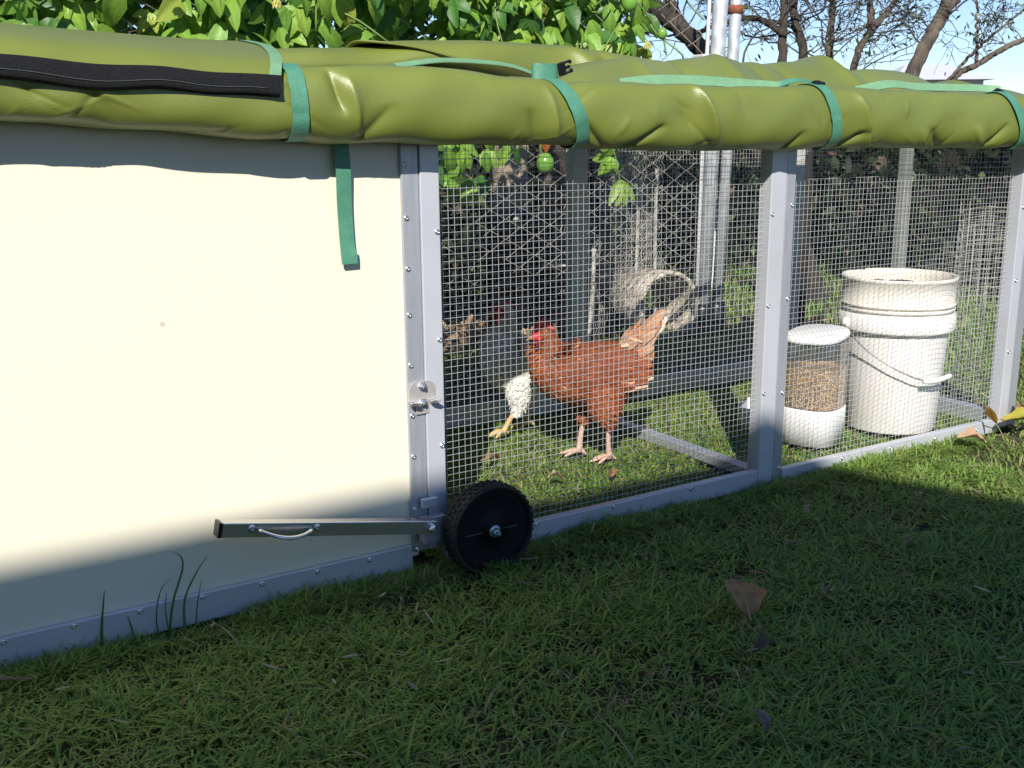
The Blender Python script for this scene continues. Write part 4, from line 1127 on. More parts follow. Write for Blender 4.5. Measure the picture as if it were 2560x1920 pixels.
# black plastic wrapped stake pile with glossy folds
wr = thing("plastic_bundle", "upright bundle of torn black plastic sheet with glossy folds beside the wire", "bundle", (2.46, 1.78, GZ))
b = MB(); P = []
for i in range(50):
    z = i/49*0.70
    row = []
    for j in range(36):
        a = 2*math.pi*j/36
        rr = 0.065-0.03*z+0.018*math.sin(a*5+z*7)+0.014*mnoise.noise(Vector((math.cos(a)*3, math.sin(a)*3, z*9)))+0.01*math.sin(a*11-z*13)
        row.append((rr*math.cos(a)+0.03*math.sin(z*5), rr*math.sin(a), z))
    P.append(row)
b.grid(np.array(P), close_v=True)
b.build("plastic_sheet", mat("glossy_black_film", (0.012, 0.012, 0.013), 0.18, spec=0.9, bump=0.3, bscale=30), wr)
for i, (x, y, h, lx, rr, lab) in enumerate([(2.40, 1.70, 0.36, 0.02, 0.009, "short pale garden stake left of the black plastic bundle"), (2.62, 1.69, 0.62, 0.01, 0.008, "tall thin pale garden stake right of the black plastic bundle"), (2.74, 1.70, 0.66, -0.01, 0.0075, "greenish white garden stake in front of the chicken wire")]):
    st = MB(); st.tube(catmull([(0, 0, 0), (lx, 0.004, h*0.5), (lx*1.2, 0.0, h)], 12), rr, 8)
    tag(st.build("garden_stake", mat("pale_stake", (0.40, 0.38, 0.33), 0.7, var=0.5, vscale=30), loc=(x, y, GZ)), lab, "stake", "garden stakes behind the coop")
tp = MB(); tp.tube([(0, 0, 0), (0.004, 0, 0.5), (0.0, 0.01, 1.05)], [0.036, 0.034, 0.032], 10)
tag(tp.build("back_post_standin", M_timber, loc=(3.235, 1.40, GZ)), "dark rough timber post behind the middle post of the coop", "post")  # added beyond the coop to stand in for its back corner post
# pile of clods and leaf litter in a patch of sun
def litter(name, label, cat, x, y, n, sx, sy, cols, size, seed, hgt=0.02):
    r = np.random.default_rng(seed); b = MB()
    for i in range(n):
        px, py = r.normal(0, sx), r.normal(0, sy); s_ = size*r.uniform(0.5, 1.4)
        pz = hgt*math.exp(-(px/sx)**2-(py/sy)**2)*2+r.uniform(0, 0.012)
        d = r.normal(0, 1, 3); d[2] *= 0.4; d /= np.linalg.norm(d); nn = np.array([r.normal(0, 0.5), r.normal(0, 0.5), 1.0])
        c = np.array(cols[r.integers(len(cols))])*r.uniform(0.7, 1.2)
        feather(b, np.array([px, py, pz]), d, nn, s_, s_*0.5, 0.006, c*0.9, c, -0.004, rows=4)
    return tag(b.build(name, M_dry, loc=(x, y, GZ+0.01)), label, cat, kind="stuff")
litter("leaf_litter", "dry brown leaf litter on the ground behind the coop", "litter", 1.95, 1.85, 420, 0.22, 0.20, [(0.36, 0.24, 0.14), (0.28, 0.17, 0.09), (0.45, 0.33, 0.2)], 0.05, 3, 0.03)
litter("litter", "dry leaf scraps on the ground by the fence posts", "litter", 3.1, 1.35, 120, 0.14, 0.12, [(0.40, 0.25, 0.14), (0.55, 0.30, 0.08), (0.3, 0.2, 0.12)], 0.05, 4, 0.01)

r_ = np.random.default_rng(90); b = MB()
for i in range(600):
    px, py = r_.uniform(-0.1, 2.8), r_.uniform(-1.2, 0.8)
    if -0.8 < px < 0.86 and py > -0.02: continue
    c = np.array([(0.42, 0.33, 0.18), (0.30, 0.20, 0.10), (0.52, 0.44, 0.28)][r_.integers(3)])*r_.uniform(0.6, 1.1)
    a = r_.uniform(0, 6.28); d = np.array([math.cos(a), math.sin(a), r_.normal(0, 0.25)])
    feather(b, np.array([px, py, GZ+r_.uniform(0.008, 0.030)]), d, np.array([r_.normal(0, 0.5), r_.normal(0, 0.5), 1]), r_.uniform(0.012, 0.035), r_.uniform(0.002, 0.006), 0.003, c, c, rows=2)
tag(b.build("thatch", M_dry), "dry clippings and straw bits caught in the lawn", "clippings", kind="stuff")

# ------------------------------------------------------------------ passion vine on the fence
def blade_leaf(b, p, d, n, L, W, col, droop, fold=0.25, rows=7, serr=0.0, rr=random):
    """one lobe: midrib along d, facing n, bending over towards its tip"""
    d = d/np.linalg.norm(d); n = n-np.dot(n, d)*d; n /= np.linalg.norm(n)+1e-9
    s = np.cross(d, n)
    prof = [0.25, 0.72, 0.98, 1.0, 0.82, 0.5, 0.06]
    V = []; C = []; c = np.array(p, float); dd = d.copy(); nn = n.copy()
    for i in range(rows):
        w = prof[i]*W/2*(1+(serr*(1 if i % 2 else -1) if 0 < i < rows-1 else 0))
        for q in (-1, -0.5, 0, 0.5, 1):
            V.append(c+s*q*w+nn*abs(q)*w*fold*(1 if abs(q) < 1 else 0.8)); C.append(np.array(col)*(1.25 if q == 0 else (0.96 if abs(q) == 0.5 else 1.0)))
        a = -droop/(rows-1)
        d2 = dd*math.cos(a)+nn*math.sin(a); nn = nn*math.cos(a)-dd*math.sin(a); dd = d2
        c = c+dd*L/(rows-1)
    F = []
    for i in range(rows-1):
        for q in range(4): F.append((i*5+q, i*5+q+1, (i+1)*5+q+1, (i+1)*5+q))
    b.add(V, F, np.array(C))
def vine_leaf(b, p, out, size, r, bright=1.0):
    out = np.array(out, float)+r.normal(0, 0.45, 3); out /= np.linalg.norm(out)
    down = np.array([r.normal(0, 0.55), r.normal(0, 0.35), -1.0]); down -= np.dot(down, out)*out; down /= np.linalg.norm(down)
    s = np.cross(down, out)
    h = r.uniform()
    col = np.array([0.175, 0.350, 0.052])*(1-h)+np.array([0.27, 0.43, 0.06])*h
    if r.uniform() < 0.25: col = np.array([0.07, 0.185, 0.036])
    if r.uniform() < 0.05: col = np.array([0.34, 0.42, 0.07])
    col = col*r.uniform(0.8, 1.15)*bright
    n3 = r.uniform() < 0.62
    lobes = [(0, 1.0), (0.85, 0.8), (-0.85, 0.8)] if n3 else [(0, 1.15)]
    for a, l in lobes:
        d = down*math.cos(a)+s*math.sin(a)
        blade_leaf(b, p+out*0.002*(a == 0), d, out, size*l*r.uniform(0.92, 1.08), size*(0.42 if n3 else 0.56), col, r.uniform(0.3, 1.3), r.uniform(0.1, 0.4), serr=0.05)
vine = thing("passion_vine", "lush bright green passionfruit vine covering the fence above the coop roof", "vine", (1.2, 1.62, GZ))
r = np.random.default_rng(31)
b = MB(); o0 = np.array([1.2, 1.62, GZ])
def vy(x): return 1.05+0.173*(x-0.2)
cnt = 0
while cnt < 1000:
    x = r.uniform(-0.35, 2.42); z = r.uniform(0.86, 1.33)
    depth = abs(r.normal(0, 0.10))
    y = vy(x)-0.12+depth+0.06*mnoise.noise(Vector((x*3, z*3, 4)))
    if mnoise.noise(Vector((x*5.5, z*5.5, 8.8))) < -0.28 and depth < 0.12: continue
    vine_leaf(b, np.array([x, y, z])-o0, (-0.25, -0.9, 0.45), r.uniform(0.060, 0.105), r); cnt += 1
for i in range(700):      # inner layer, shade among the leaves put into the colour
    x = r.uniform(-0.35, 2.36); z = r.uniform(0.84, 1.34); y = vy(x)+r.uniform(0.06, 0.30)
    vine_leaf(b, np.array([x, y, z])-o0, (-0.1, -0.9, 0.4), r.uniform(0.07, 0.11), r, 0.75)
# trails hanging behind the mesh
hang = []
for (x, y, z, k, sx, sz) in [(1.42, 1.02, 0.735, 12, 0.05, 0.03), (1.445, 1.02, 0.63, 11, 0.035, 0.035), (1.56, 1.12, 0.735, 6, 0.07, 0.012), (1.73, 1.20, 0.740, 4, 0.06, 0.01), (2.06, 1.10, 0.725, 3, 0.015, 0.02)]:
    for i in range(k):
        p = np.array([x+r.normal(0, sx), y+r.normal(0, 0.03), z+r.normal(0, sz)])
        vine_leaf(b, p-o0, (-0.3, -0.9, 0.35), r.uniform(0.052, 0.075), r, 1.05)
p = np.array([2.085, 1.10, 0.630])-o0
for a in (-0.75, -0.3, 0.25, 0.8):
    d = np.array([math.sin(a)*0.85, -0.25, -math.cos(a)]); blade_leaf(b, p, d, np.array([-0.3, -0.8, 0.5]), 0.095, 0.029, (0.24, 0.38, 0.06), 0.4, 0.3)
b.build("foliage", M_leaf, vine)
b = MB()
for i in range(26):
    x = r.uniform(-0.3, 2.6); z = r.uniform(0.9, 1.3); pts = []
    dx = min(r.uniform(-0.5, 0.5), 2.30-x)
    for k in range(7):
        t = k/6; pts.append(np.array([x+dx*t+r.normal(0, 0.02), vy(x)-0.12+r.normal(0, 0.03), z+0.35*t+r.normal(0, 0.02)])-o0)
    b = MB(); b.tube(catmull(pts, 24), 0.0028, 6); b.build("stem", M_stem, vine)
for pts in ([(1.40, 1.05, 0.92), (1.39, 1.05, 0.80), (1.395, 1.04, 0.70), (1.41, 1.05, 0.64)], [(2.06, 1.12, 0.93), (2.05, 1.11, 0.78), (2.07, 1.10, 0.69), (2.085, 1.10, 0.625)], [(1.85, 1.20, 0.90), (1.845, 1.2, 0.76), (1.85, 1.2, 0.72)], [(2.20, 1.25, 1.25), (2.35, 1.24, 1.10), (2.38, 1.24, 1.03)]):
    b = MB(); b.tube(catmull(np.array(pts)-o0, 20), 0.0026, 6); b.build("stem", M_stem, vine)
fr = None
for (x, y, z, s_) in [(1.865, 1.20, 0.685, 0.030), (2.19, 1.20, 1.185, 0.028), (2.36, 1.24, 1.10, 0.018), (1.10, 0.99, 1.15, 0.026)]:
    b = MB(); b.ellipsoid((0, 0, 0), (s_*0.92, s_*0.92, s_*1.12), 20, 14); b.build("fruit", M_fruit, vine, loc=tuple(np.array([x, y, z])-o0))
b = MB()
for k in range(7):
    a = k*0.9
    blade_leaf(b, np.array([1.865, 1.195, 0.718])-o0, np.array([math.cos(a)*0.35, math.sin(a)*0.35, 1.0]), np.array([math.cos(a), math.sin(a), 0.2]), 0.042, 0.014, (1, 1, 1), -0.5)
b.build("petals", M_orange, vine)
for (x, z) in ((0.93, 1.10), (1.69, 1.235), (2.265, 1.07), (0.62, 1.19), (1.20, 1.14)):
    b = MB()
    for k in range(9):
        a = 2*math.pi*k/9
        blade_leaf(b, np.array([0, 0, 0.0]), np.array([math.cos(a)*0.6, math.sin(a)*0.6, -0.8]), np.array([math.cos(a), math.sin(a), 0.4]), 0.030, 0.013, (1, 1, 1), 0.4)
    b.build("flower", M_flower, vine, loc=tuple(np.array([x, vy(x)-0.21, z])-o0))

# ------------------------------------------------------------------ trees
def bend(p0, p1, k, amp, r):
    p0, p1 = np.array(p0, float), np.array(p1, float)
    out = [p0+(p1-p0)*t for t in np.linspace(0, 1, k)]
    for i in range(1, k-1): out[i] = out[i]+r.normal(0, amp, 3)
    return np.array(out)
def leaf_clump(b, p, n, spread, size, r, dark=1.0):
    for i in range(n):
        q = p+r.normal(0, spread, 3)
        d = r.normal(0, 1, 3); d /= np.linalg.norm(d); nn = r.normal(0, 1, 3)
        s_ = np.cross(d, nn); s_ /= np.linalg.norm(s_)
        L = size*r.uniform(0.7, 1.3); W = L*0.30
        c = np.array([0.060, 0.085, 0.040])*r.uniform(0.6, 1.5)*dark
        if r.uniform() < 0.2: c = np.array([0.13, 0.15, 0.09])
        b.add([q, q+d*L*0.5+s_*W/2, q+d*L, q+d*L*0.5-s_*W/2], [(0, 1, 2, 3)], c)
def tree(name, label, limbs, twigs, mt, seed, crown=None, leafn=5, lsize=0.07, extra=None):
    r = np.random.default_rng(seed)
    base = np.array(limbs[0][0][0]); base[2] = GZ
    t = thing(name, label, "tree", tuple(base), 0, "trees behind the fence")
    tips = []
    for li, (pts, rad) in enumerate(limbs):
        b = MB(); P = catmull(np.array(pts, float)-base, 14*len(pts))
        k = len(P); P = P+np.array([[0.012*mnoise.noise(Vector((i*0.35, li, seed))), 0.012*mnoise.noise(Vector((i*0.35, li+5, seed))), 0] for i in range(k)])
        rr = 0.82*np.interp(np.linspace(0, 1, k), np.linspace(0, 1, len(rad)), rad)*(1+0.16*np.array([mnoise.noise(Vector((i*0.6, seed, li))) for i in range(k)]))
        b.tube(P, rr, 16)
        b.build("trunk" if li == 0 else "limb", mt, t)
        tips.append((P, rr))
    b = MB(); lf = MB()
    for (li, t0, dirv, ln, rad, sub) in twigs:
        P, rr = tips[li]; i = int(t0*(len(P)-1)); p0 = P[i]
        d = np.array(dirv, float); d /= np.linalg.norm(d)
        tw = bend(p0, p0+d*ln, 7, ln*0.035, r); tw = catmull(tw, 16)
        b.tube(tw, np.linspace(rad, rad*0.35, 16), 6)
        for s_ in range(sub):
            q0 = tw[r.integers(4, 16)]; d2 = d*0.6+r.normal(0, 0.65, 3); d2 /= np.linalg.norm(d2); l2 = ln*r.uniform(0.2, 0.5)
            t2 = catmull(bend(q0, q0+d2*l2, 5, l2*0.07, r), 9); b.tube(t2, np.linspace(rad*0.45, 0.0016, 9), 4, cap=False)
            for s3 in range(3):
                q3 = t2[r.integers(3, 9)]; d3 = d2*0.5+r.normal(0, 0.7, 3); d3 /= np.linalg.norm(d3); l3 = l2*r.uniform(0.3, 0.6)
                t3 = catmull(bend(q3, q3+d3*l3, 4, l3*0.08, r), 6); b.tube(t3, np.linspace(0.0022, 0.0010, 6), 3, cap=False)
                if r.uniform() < leafn/13.0: leaf_clump(lf, t3[-1], int(r.integers(3, 7)), 0.022, lsize*0.8, r)
            if r.uniform() < leafn/12.0: leaf_clump(lf, t2[-1], int(r.integers(3, 8)), 0.028, lsize*0.8, r)
    if crown:
        for (cx_, cy_, cz_, rx, ry, rz_, cn) in crown:
            for i in range(cn):
                v = r.normal(0, 1, 3); v /= np.linalg.norm(v); v *= r.uniform(0.35, 1.0)**0.6
                p = np.array([cx_+rx*v[0], cy_+ry*v[1], cz_+rz_*v[2]])-base
                if mnoise.noise(Vector(tuple(p*1.6))) < -0.1: continue
                leaf_clump(lf, p, 9, 0.10, lsize*1.15, r)
    if b.n: b.build("twigs", M_twig, t)
    if lf.n: lf.build("crown", M_tleaf, t)
    return t
U = lambda s: [(np.random.default_rng(s).integers(0, 1))]
def auto(seed, li, n, t0, t1, ln, rad, sub, up=0.5, side=None):
    rad = rad*0.62; sub = max(2, sub-1)
    r = np.random.default_rng(seed); out = []
    for i in range(n):
        d = r.normal(0, 1, 3); d[2] = abs(d[2])*0.6+up*r.uniform(-0.2, 1)
        if side is not None: d = d*0.6+np.array(side)
        out.append((li, r.uniform(t0, t1), tuple(d), ln*r.uniform(0.6, 1.3), rad*r.uniform(0.7, 1.2), sub))
    return out
tree("leaning_tree", "dark trunk leaning left behind the diamond wire at the edge of the vine",
     [([(3.80, 1.78, -0.05), (3.56, 1.86, 0.55), (3.247, 2.03, 1.12), (3.07, 2.20, 1.35), (2.8, 2.45, 1.8), (2.6, 2.8, 2.7)], [0.065, 0.055, 0.048, 0.046, 0.04, 0.03]),
      ([(3.42, 1.95, 0.82), (3.34, 2.12, 1.1), (3.22, 2.25, 1.40), (3.2, 2.5, 2.2)], [0.04, 0.032, 0.028, 0.02])],
     auto(1, 0, 9, 0.35, 0.75, 0.6, 0.009, 5)+auto(2, 1, 7, 0.3, 0.9, 0.5, 0.007, 5), M_barkd, 41, crown=[(2.6, 3.4, 3.2, 1.3, 1.1, 0.7, 150)], leafn=2)
tree("slender_tree", "pair of slender trunks, sun patches painted into the bark, rising side by side against the sky",
     [([(5.42, 3.62, -0.05), (5.40, 3.62, 0.7), (5.389, 3.658, 1.319), (5.445, 3.714, 1.65), (5.5, 3.8, 2.6), (5.5, 3.8, 3.4)], [0.05, 0.042, 0.036, 0.033, 0.026, 0.015]),
      ([(5.43, 3.62, 0.2), (5.50, 3.59, 0.9), (5.515, 3.593, 1.318), (5.498, 3.681, 1.65), (5.65, 3.7, 2.5)], [0.045, 0.040, 0.036, 0.034, 0.02]),
      ([(5.40, 3.65, 1.42), (5.22, 3.72, 1.52), (5.02, 3.80, 1.50), (4.80, 3.9, 1.42)], [0.03, 0.024, 0.019, 0.012])],
     auto(3, 0, 12, 0.3, 0.65, 0.9, 0.010, 6)+auto(4, 1, 10, 0.4, 0.9, 0.7, 0.009, 6)+auto(5, 2, 7, 0.3, 1.0, 0.4, 0.006, 5), M_barkd, 42, crown=[(5.4, 3.8, 3.3, 1.4, 1.3, 0.5, 90)], leafn=2)
tree("forked_tree", "thin forked trunk with dense small grey-green leaves between the slender pair and the big trunk",
     [([(6.00, 3.86, -0.05), (6.02, 3.85, 0.7), (6.06, 3.854, 1.34), (6.13, 3.912, 1.711), (6.3, 4.0, 2.6)], [0.045, 0.038, 0.032, 0.027, 0.015]),
      ([(5.70, 3.45, 0.0), (5.76, 3.42, 0.8), (5.804, 3.389, 1.27), (5.90, 3.36, 1.44), (6.00, 3.33, 1.56), (6.25, 3.25, 1.9), (6.7, 3.1, 2.6)], [0.035, 0.032, 0.029, 0.027, 0.024, 0.02, 0.014]),
      ([(5.90, 3.36, 1.44), (5.93, 3.40, 1.56), (5.95, 3.45, 1.75)], [0.034, 0.028, 0.02])],
     auto(6, 0, 16, 0.3, 0.75, 0.8, 0.009, 7)+auto(7, 1, 10, 0.35, 0.75, 0.55, 0.007, 6)+auto(8, 2, 5, 0.3, 1.0, 0.5, 0.006, 6), M_bark, 43, crown=[(6.2, 3.9, 3.0, 1.0, 1.0, 0.5, 50)], leafn=3, lsize=0.055)
tree("big_tree", "thick bare trunk leaning right with a long dry branch against the open sky",
     [([(4.95, 2.58, -0.05), (5.06, 2.54, 0.6), (5.249, 2.487, 1.13), (5.38, 2.469, 1.361), (5.44, 2.45, 1.48), (5.47, 2.46, 1.62), (5.5, 2.5, 2.4)], [0.075, 0.065, 0.048, 0.046, 0.046, 0.04, 0.03]),
      ([(5.40, 2.46, 1.42), (5.52, 2.42, 1.56), (5.66, 2.38, 1.75), (6.0, 2.3, 2.3)], [0.036, 0.033, 0.03, 0.02]),
      ([(5.02, 2.50, 0.45), (5.25, 2.42, 0.85), (5.446, 2.354, 1.089), (5.556, 2.304, 1.152), (5.68, 2.24, 1.235), (5.805, 2.189, 1.292), (6.2, 2.0, 1.45)], [0.034, 0.028, 0.022, 0.021, 0.020, 0.018, 0.012]),
      ([(5.556, 2.304, 1.155), (5.548, 2.31, 1.26), (5.545, 2.32, 1.40), (5.53, 2.33, 1.60)], [0.014, 0.010, 0.009, 0.006]),
      ([(5.38, 2.36, 1.06), (5.50, 2.30, 1.21), (5.62, 2.24, 1.33), (5.78, 2.15, 1.48)], [0.012, 0.011, 0.009, 0.006])],
     [(0, 0.55, (0.5, -0.5, 0.5), 0.45, 0.007, 5), (0, 0.42, (-0.5, 0.3, 0.5), 0.4, 0.006, 3), (0, 0.5, (-0.6, 0.1, 0.3), 0.35, 0.005, 4)]+auto(9, 3, 6, 0.3, 1.0, 0.35, 0.004, 4)+auto(10, 4, 6, 0.2, 1.0, 0.4, 0.004, 4)+auto(11, 2, 6, 0.5, 0.9, 0.3, 0.004, 2)+auto(12, 1, 6, 0.1, 0.6, 0.5, 0.006, 5), M_bark, 44,
     crown=[(5.9, 2.4, 2.9, 1.2, 1.2, 0.6, 80), (6.1, 1.95, 1.62, 0.16, 0.16, 0.10, 10)], leafn=3, lsize=0.055)
# trunks close behind the fence, seen through the mesh
tree("pruned_tree", "pale sunlit trunk seen through the left of the mesh above the black pots",
     [([(2.49, 2.39, -0.05), (2.47, 2.38, 0.35), (2.455, 2.37, 0.62), (2.44, 2.36, 0.85), (2.3, 2.4, 1.5), (2.2, 2.5, 2.2)], [0.115, 0.10, 0.095, 0.095, 0.06, 0.04])], [], mat("sunlit_bark", (0.36, 0.29, 0.21), 0.9, var=0.6, vscale=14, bump=1.0, bscale=40), 45)  # bark lightened to imitate sunlight on this trunk
tree("rough_tree", "rough brown trunk seen through the mesh just left of the rear post",
     [([(2.71, 2.39, -0.05), (2.69, 2.37, 0.35), (2.68, 2.36, 0.6), (2.66, 2.36, 0.9), (2.65, 2.4, 1.6), (2.7, 2.5, 2.2)], [0.10, 0.085, 0.08, 0.075, 0.06, 0.04]),
      ([(2.88, 2.5, -0.05), (2.86, 2.5, 0.5), (2.88, 2.5, 1.0)], [0.06, 0.055, 0.05])], [], M_bark, 46)
gp = MB(); gp.box((-0.026, -0.02, 0.0), (0.026, 0.02, 1.02))
tag(gp.build("grey_post", mat("weathered_grey_paint", (0.22, 0.225, 0.20), 0.7, var=0.3, vscale=12), loc=(3.98, 1.50, GZ), smooth=False, bevel=0.003), "plain grey post standing on the lawn behind the bucket", "post")

# ------------------------------------------------------------------ dark hedge, screen fence and what lies beyond
def hedge(name, label, boxes, n, seed, size):
    r = np.random.default_rng(seed); b = MB()
    for (x0, x1, y0, y1, z0, z1), k in boxes:
        for i in range(k):
            p = np.array([r.uniform(x0, x1), r.uniform(y0, y1), r.uniform(z0, z1)])
            if mnoise.noise(Vector(tuple(p*3.2))) < -0.22: continue
            d = r.normal(0, 1, 3); d /= np.linalg.norm(d); nn = r.normal(0, 1, 3); s_ = np.cross(d, nn); s_ /= np.linalg.norm(s_)
            L = size*r.uniform(0.6, 1.4); W = L*0.42
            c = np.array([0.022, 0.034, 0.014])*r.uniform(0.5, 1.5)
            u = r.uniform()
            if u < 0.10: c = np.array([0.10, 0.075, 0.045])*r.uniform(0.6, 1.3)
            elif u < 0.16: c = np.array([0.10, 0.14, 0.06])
            b.add([p, p+d*L*0.5+s_*W/2, p+d*L, p+d*L*0.5-s_*W/2], [(0, 1, 2, 3)], c)
    return tag(b.build(name, M_hedge), label, "undergrowth", kind="stuff")
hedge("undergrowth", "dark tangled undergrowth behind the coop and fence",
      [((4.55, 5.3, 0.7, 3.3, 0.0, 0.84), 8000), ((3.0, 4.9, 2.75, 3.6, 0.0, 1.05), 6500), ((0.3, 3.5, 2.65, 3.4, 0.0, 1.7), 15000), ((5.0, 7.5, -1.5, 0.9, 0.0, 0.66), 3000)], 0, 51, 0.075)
def paling(label, p0, p1, h, seed):
    p0, p1 = Vector(p0), Vector(p1); d = p1-p0; L = d.length; a = math.atan2(d.y, d.x)
    t = thing("paling_fence", label, "fence", (p0.x, p0.y, GZ), a)
    r = np.random.default_rng(seed); b = MB(); x = 0
    while x < L:
        w = 0.09; b.box((x, -0.009+r.normal(0, 0.002), -0.02), (x+w, 0.009+r.normal(0, 0.002), h+r.normal(0, 0.006))); x += 0.097
    b.build("palings", M_timber, t, smooth=False)
    b = MB()
    for z in (0.25, h-0.2): b.box((0, 0.014, z-0.035), (L, 0.055, z+0.035))
    b.build("fence_rail", M_timber, t, smooth=False)
paling("dark timber paling fence behind the undergrowth on the far side of the vine", (-2.5, 3.6, 0), (4.9, 3.75, 0), 1.12, 61)
paling("dark timber paling fence along the side boundary behind the bucket", (4.95, 3.75, 0), (5.6, -3.0, 0), 0.88, 62)
# wire plant guard on the grass beyond the bucket
wg = thing("plant_guard", "cylinder of white wire netting standing on the lawn beyond the bucket", "wire guard", (4.42, 1.33, GZ))
b = MB()
for i in range(26):
    a = 2*math.pi*i/26; rr = 0.15
    b.tube([(rr*math.cos(a), rr*math.sin(a), 0), (rr*1.02*math.cos(a+0.03), rr*1.02*math.sin(a+0.03), 0.42+0.06*math.sin(i*2.3))], 0.0016, 4, cap=False)
for k in range(11):
    z = 0.02+k*0.042
    b.tube([(0.15*math.cos(a)*(1+0.03*math.sin(3*a)), 0.15*math.sin(a), z+0.01*math.sin(2*a)) for a in np.linspace(0, 2*math.pi, 36)], 0.0014, 4, cap=False)
b.build("netting", M_oldwire, wg)
# neighbour's house far away on the right: pale hip roof over low walls
nh = thing("neighbour_house", "distant house with pale grey sheet roof showing over the coop at the right", "house", (52.6, 38.4, GZ))
ang = math.atan2(right.y, right.x)
nh.rotation_euler = (0, 0, ang)
b = MB(); b.box((-2.4, -1.9, 0), (2.2, 2.9, 3.8)); b.build("wall", mat("far_wall", (0.5, 0.48, 0.46), 0.8), nh, smooth=False)
b = MB()
e = [(-2.9, -2.4, 3.75), (2.7, -2.4, 3.75), (2.7, 3.4, 3.75), (-2.9, 3.4, 3.75)]; rdg = [(-1.3, 0.5, 4.72), (1.1, 0.5, 4.72)]
b.add(e+rdg, [(0, 1, 5, 4), (1, 2, 5), (2, 3, 4, 5), (3, 0, 4), (3, 2, 1, 0)])
b.build("roof", mat("far_roof", (0.55, 0.55, 0.58), 0.5, var=0.05), nh, smooth=False)

# ------------------------------------------------------------------ fallen leaves on the lawn
def fallen(label, x, y, L, W, az, col, col2, tilt=(0.1, 0.1), z=0.018, curl=0.5, lobes=None, stem=True, cat="leaf", name="fallen_leaf", group="fallen leaves on the lawn"):
    t = thing(name, label, cat, (x, y, z), az, group)
    t.rotation_euler = (tilt[0], tilt[1], az)
    r = np.random.default_rng(int(abs(x*1000+y*777)))
    b = MB(); nu, nv = 14, 9; P = []; C = []
    for i in range(nu):
        u = i/(nu-1); hw = W/2*(math.sin(math.pi*min(1, u*0.93+0.05))**0.75)*(1+0.10*math.sin(u*17+r.uniform(0, 1)))
        row = []; rc = []
        for j in range(nv):
            v = -1+2*j/(nv-1)
            zz = curl*(hw*abs(v))**2/ max(W, 1e-4)*2.2+0.010*curl*math.sin(u*4.0)+0.004*mnoise.noise(Vector((u*5, v*3, x*10)))
            row.append((L*(u-0.5), hw*v, zz))
            k = 0.5+0.5*mnoise.noise(Vector((u*4, v*2.5, y*10)))
            if j == nv//2: k = min(1, k+0.4)
            rc.append(np.array(col)*(1-k)+np.array(col2)*k)
        P.append(row); C.append(rc)
    if lobes is None:
        b.grid(np.array(P), np.array(C))
    else:
        for a, l in lobes:
            blade_leaf(b, np.zeros(3), np.array([math.cos(a), math.sin(a), 0.25]), np.array([0, 0, 1.0]), L*l, W, np.array(col), curl, 0.3)
    b.build("leaf_blade", M_dry, t)
    if stem:
        b = MB(); b.tube(catmull([(L*0.1, 0, 0.003), (-L*0.35, 0, 0.004), (-L*0.72, 0.004, 0.004)] if lobes is None else [(0, 0, 0), (-L*0.5, 0, -0.006), (-L*0.9, 0.004, -0.016)], 10), 0.0012, 6); b.build("stalk", M_stem if lobes else mat("dry_stalk", (0.36, 0.26, 0.14), 0.8), t)
A_ = math.atan2(-fwd.y, -fwd.x)
fallen("large brown and yellow dead leaf lying alone on the shaded lawn", 1.150, -0.460, 0.088, 0.068, A_+math.pi+0.1, (0.30, 0.13, 0.075), (0.48, 0.30, 0.10), (0.22, -0.30), 0.030, 0.35)
fallen("narrow pale curled dead leaf right of the large brown leaf", 1.285, -0.517, 0.050, 0.013, 0.55, (0.40, 0.33, 0.25), (0.30, 0.24, 0.17), (0.1, 0.2), 0.026, 0.9, stem=False)
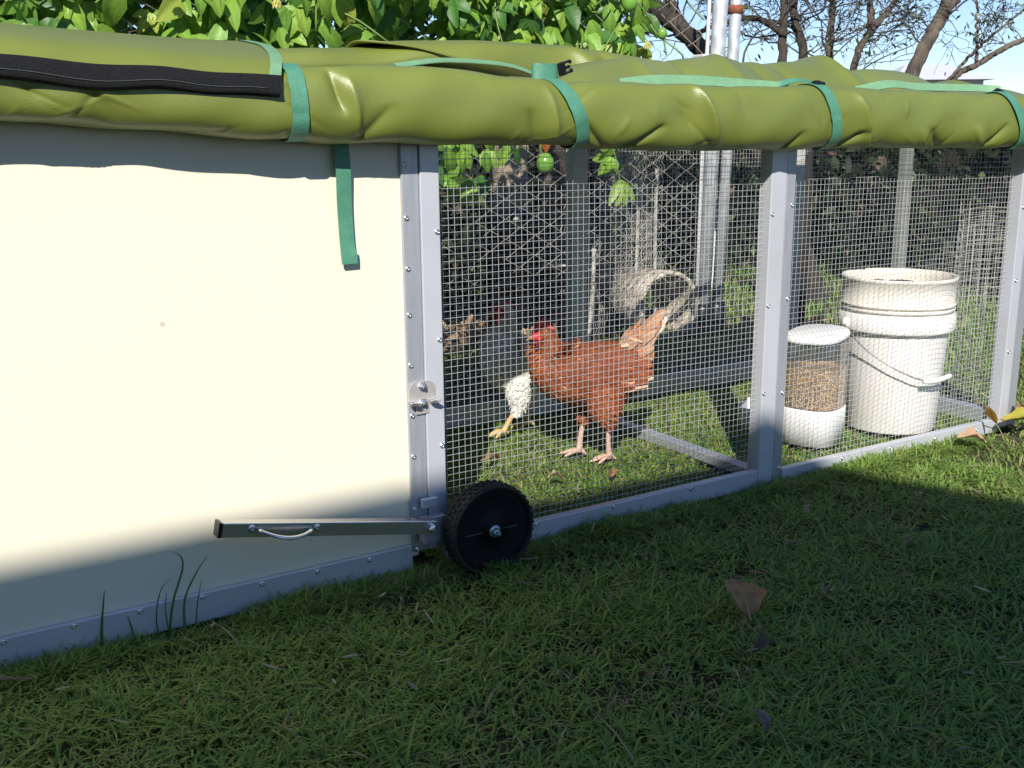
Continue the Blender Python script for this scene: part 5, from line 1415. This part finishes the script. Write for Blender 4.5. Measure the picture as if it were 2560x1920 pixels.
fallen("small grey pointed dead leaf low on the shaded lawn", 0.912, -0.745, 0.038, 0.018, 1.25, (0.20, 0.16, 0.12), (0.27, 0.22, 0.17), (0.2, -0.5), 0.026, 0.5, stem=False)
fallen("dark brown twisted dead leaf between the large brown leaf and the bottom edge", 1.07, -0.595, 0.060, 0.022, 0.2, (0.10, 0.06, 0.04), (0.16, 0.10, 0.06), (0.3, 0.1), 0.018, 0.9)
fallen("tan dry leaf on the sunlit grass in front of the right bottom rail", 2.275, -0.094, 0.075, 0.034, -0.55, (0.50, 0.30, 0.18), (0.56, 0.37, 0.24), (0.3, 0.1), 0.028, 0.8, stem=False)
fallen("bright orange yellow lobed leaf standing against the right end post", 2.415, -0.062, 0.050, 0.024, 1.9, (0.62, 0.30, 0.02), (0.6, 0.25, 0.03), (0.75, -0.75), 0.040, 0.2, lobes=[(0, 1.15), (0.45, 1.0), (-0.5, 0.95)])
fallen("long yellow green leaf lying at the right end post", 2.53, -0.078, 0.16, 0.050, -0.35, (0.26, 0.34, 0.04), (0.55, 0.38, 0.05), (0.1, 0.05), 0.034, 0.7)
fallen("curled brown leaf tucked behind the yellow green leaf", 2.56, -0.040, 0.07, 0.035, 0.2, (0.30, 0.16, 0.09), (0.38, 0.22, 0.13), (0.2, 0.1), 0.045, 0.8, stem=False)
fallen("brown leaf at the edge of the sunlit grass inside the run, below the white hen", 1.205, 0.43, 0.062, 0.020, 0.45, (0.34, 0.19, 0.09), (0.45, 0.28, 0.15), (0.1, 0.1), 0.022, 0.8)
fallen("small rust coloured leaf scrap inside the run near the front rail", 1.38, 0.20, 0.030, 0.018, 1.2, (0.42, 0.17, 0.07), (0.36, 0.16, 0.07), (0.4, -0.5), 0.022, 0.6, stem=False)
fallen("pale dry leaf scrap inside the run between the wheel and brown hen", 1.255, 0.235, 0.040, 0.016, -0.2, (0.50, 0.34, 0.20), (0.42, 0.27, 0.15), (0.1, 0.1), 0.022, 0.8, stem=False)
fallen("pale thin dry leaf on the lawn in front of the middle post", 1.56, -0.22, 0.055, 0.014, 0.6, (0.42, 0.35, 0.22), (0.36, 0.28, 0.17), (0.1, 0.1), 0.025, 0.8, stem=False)
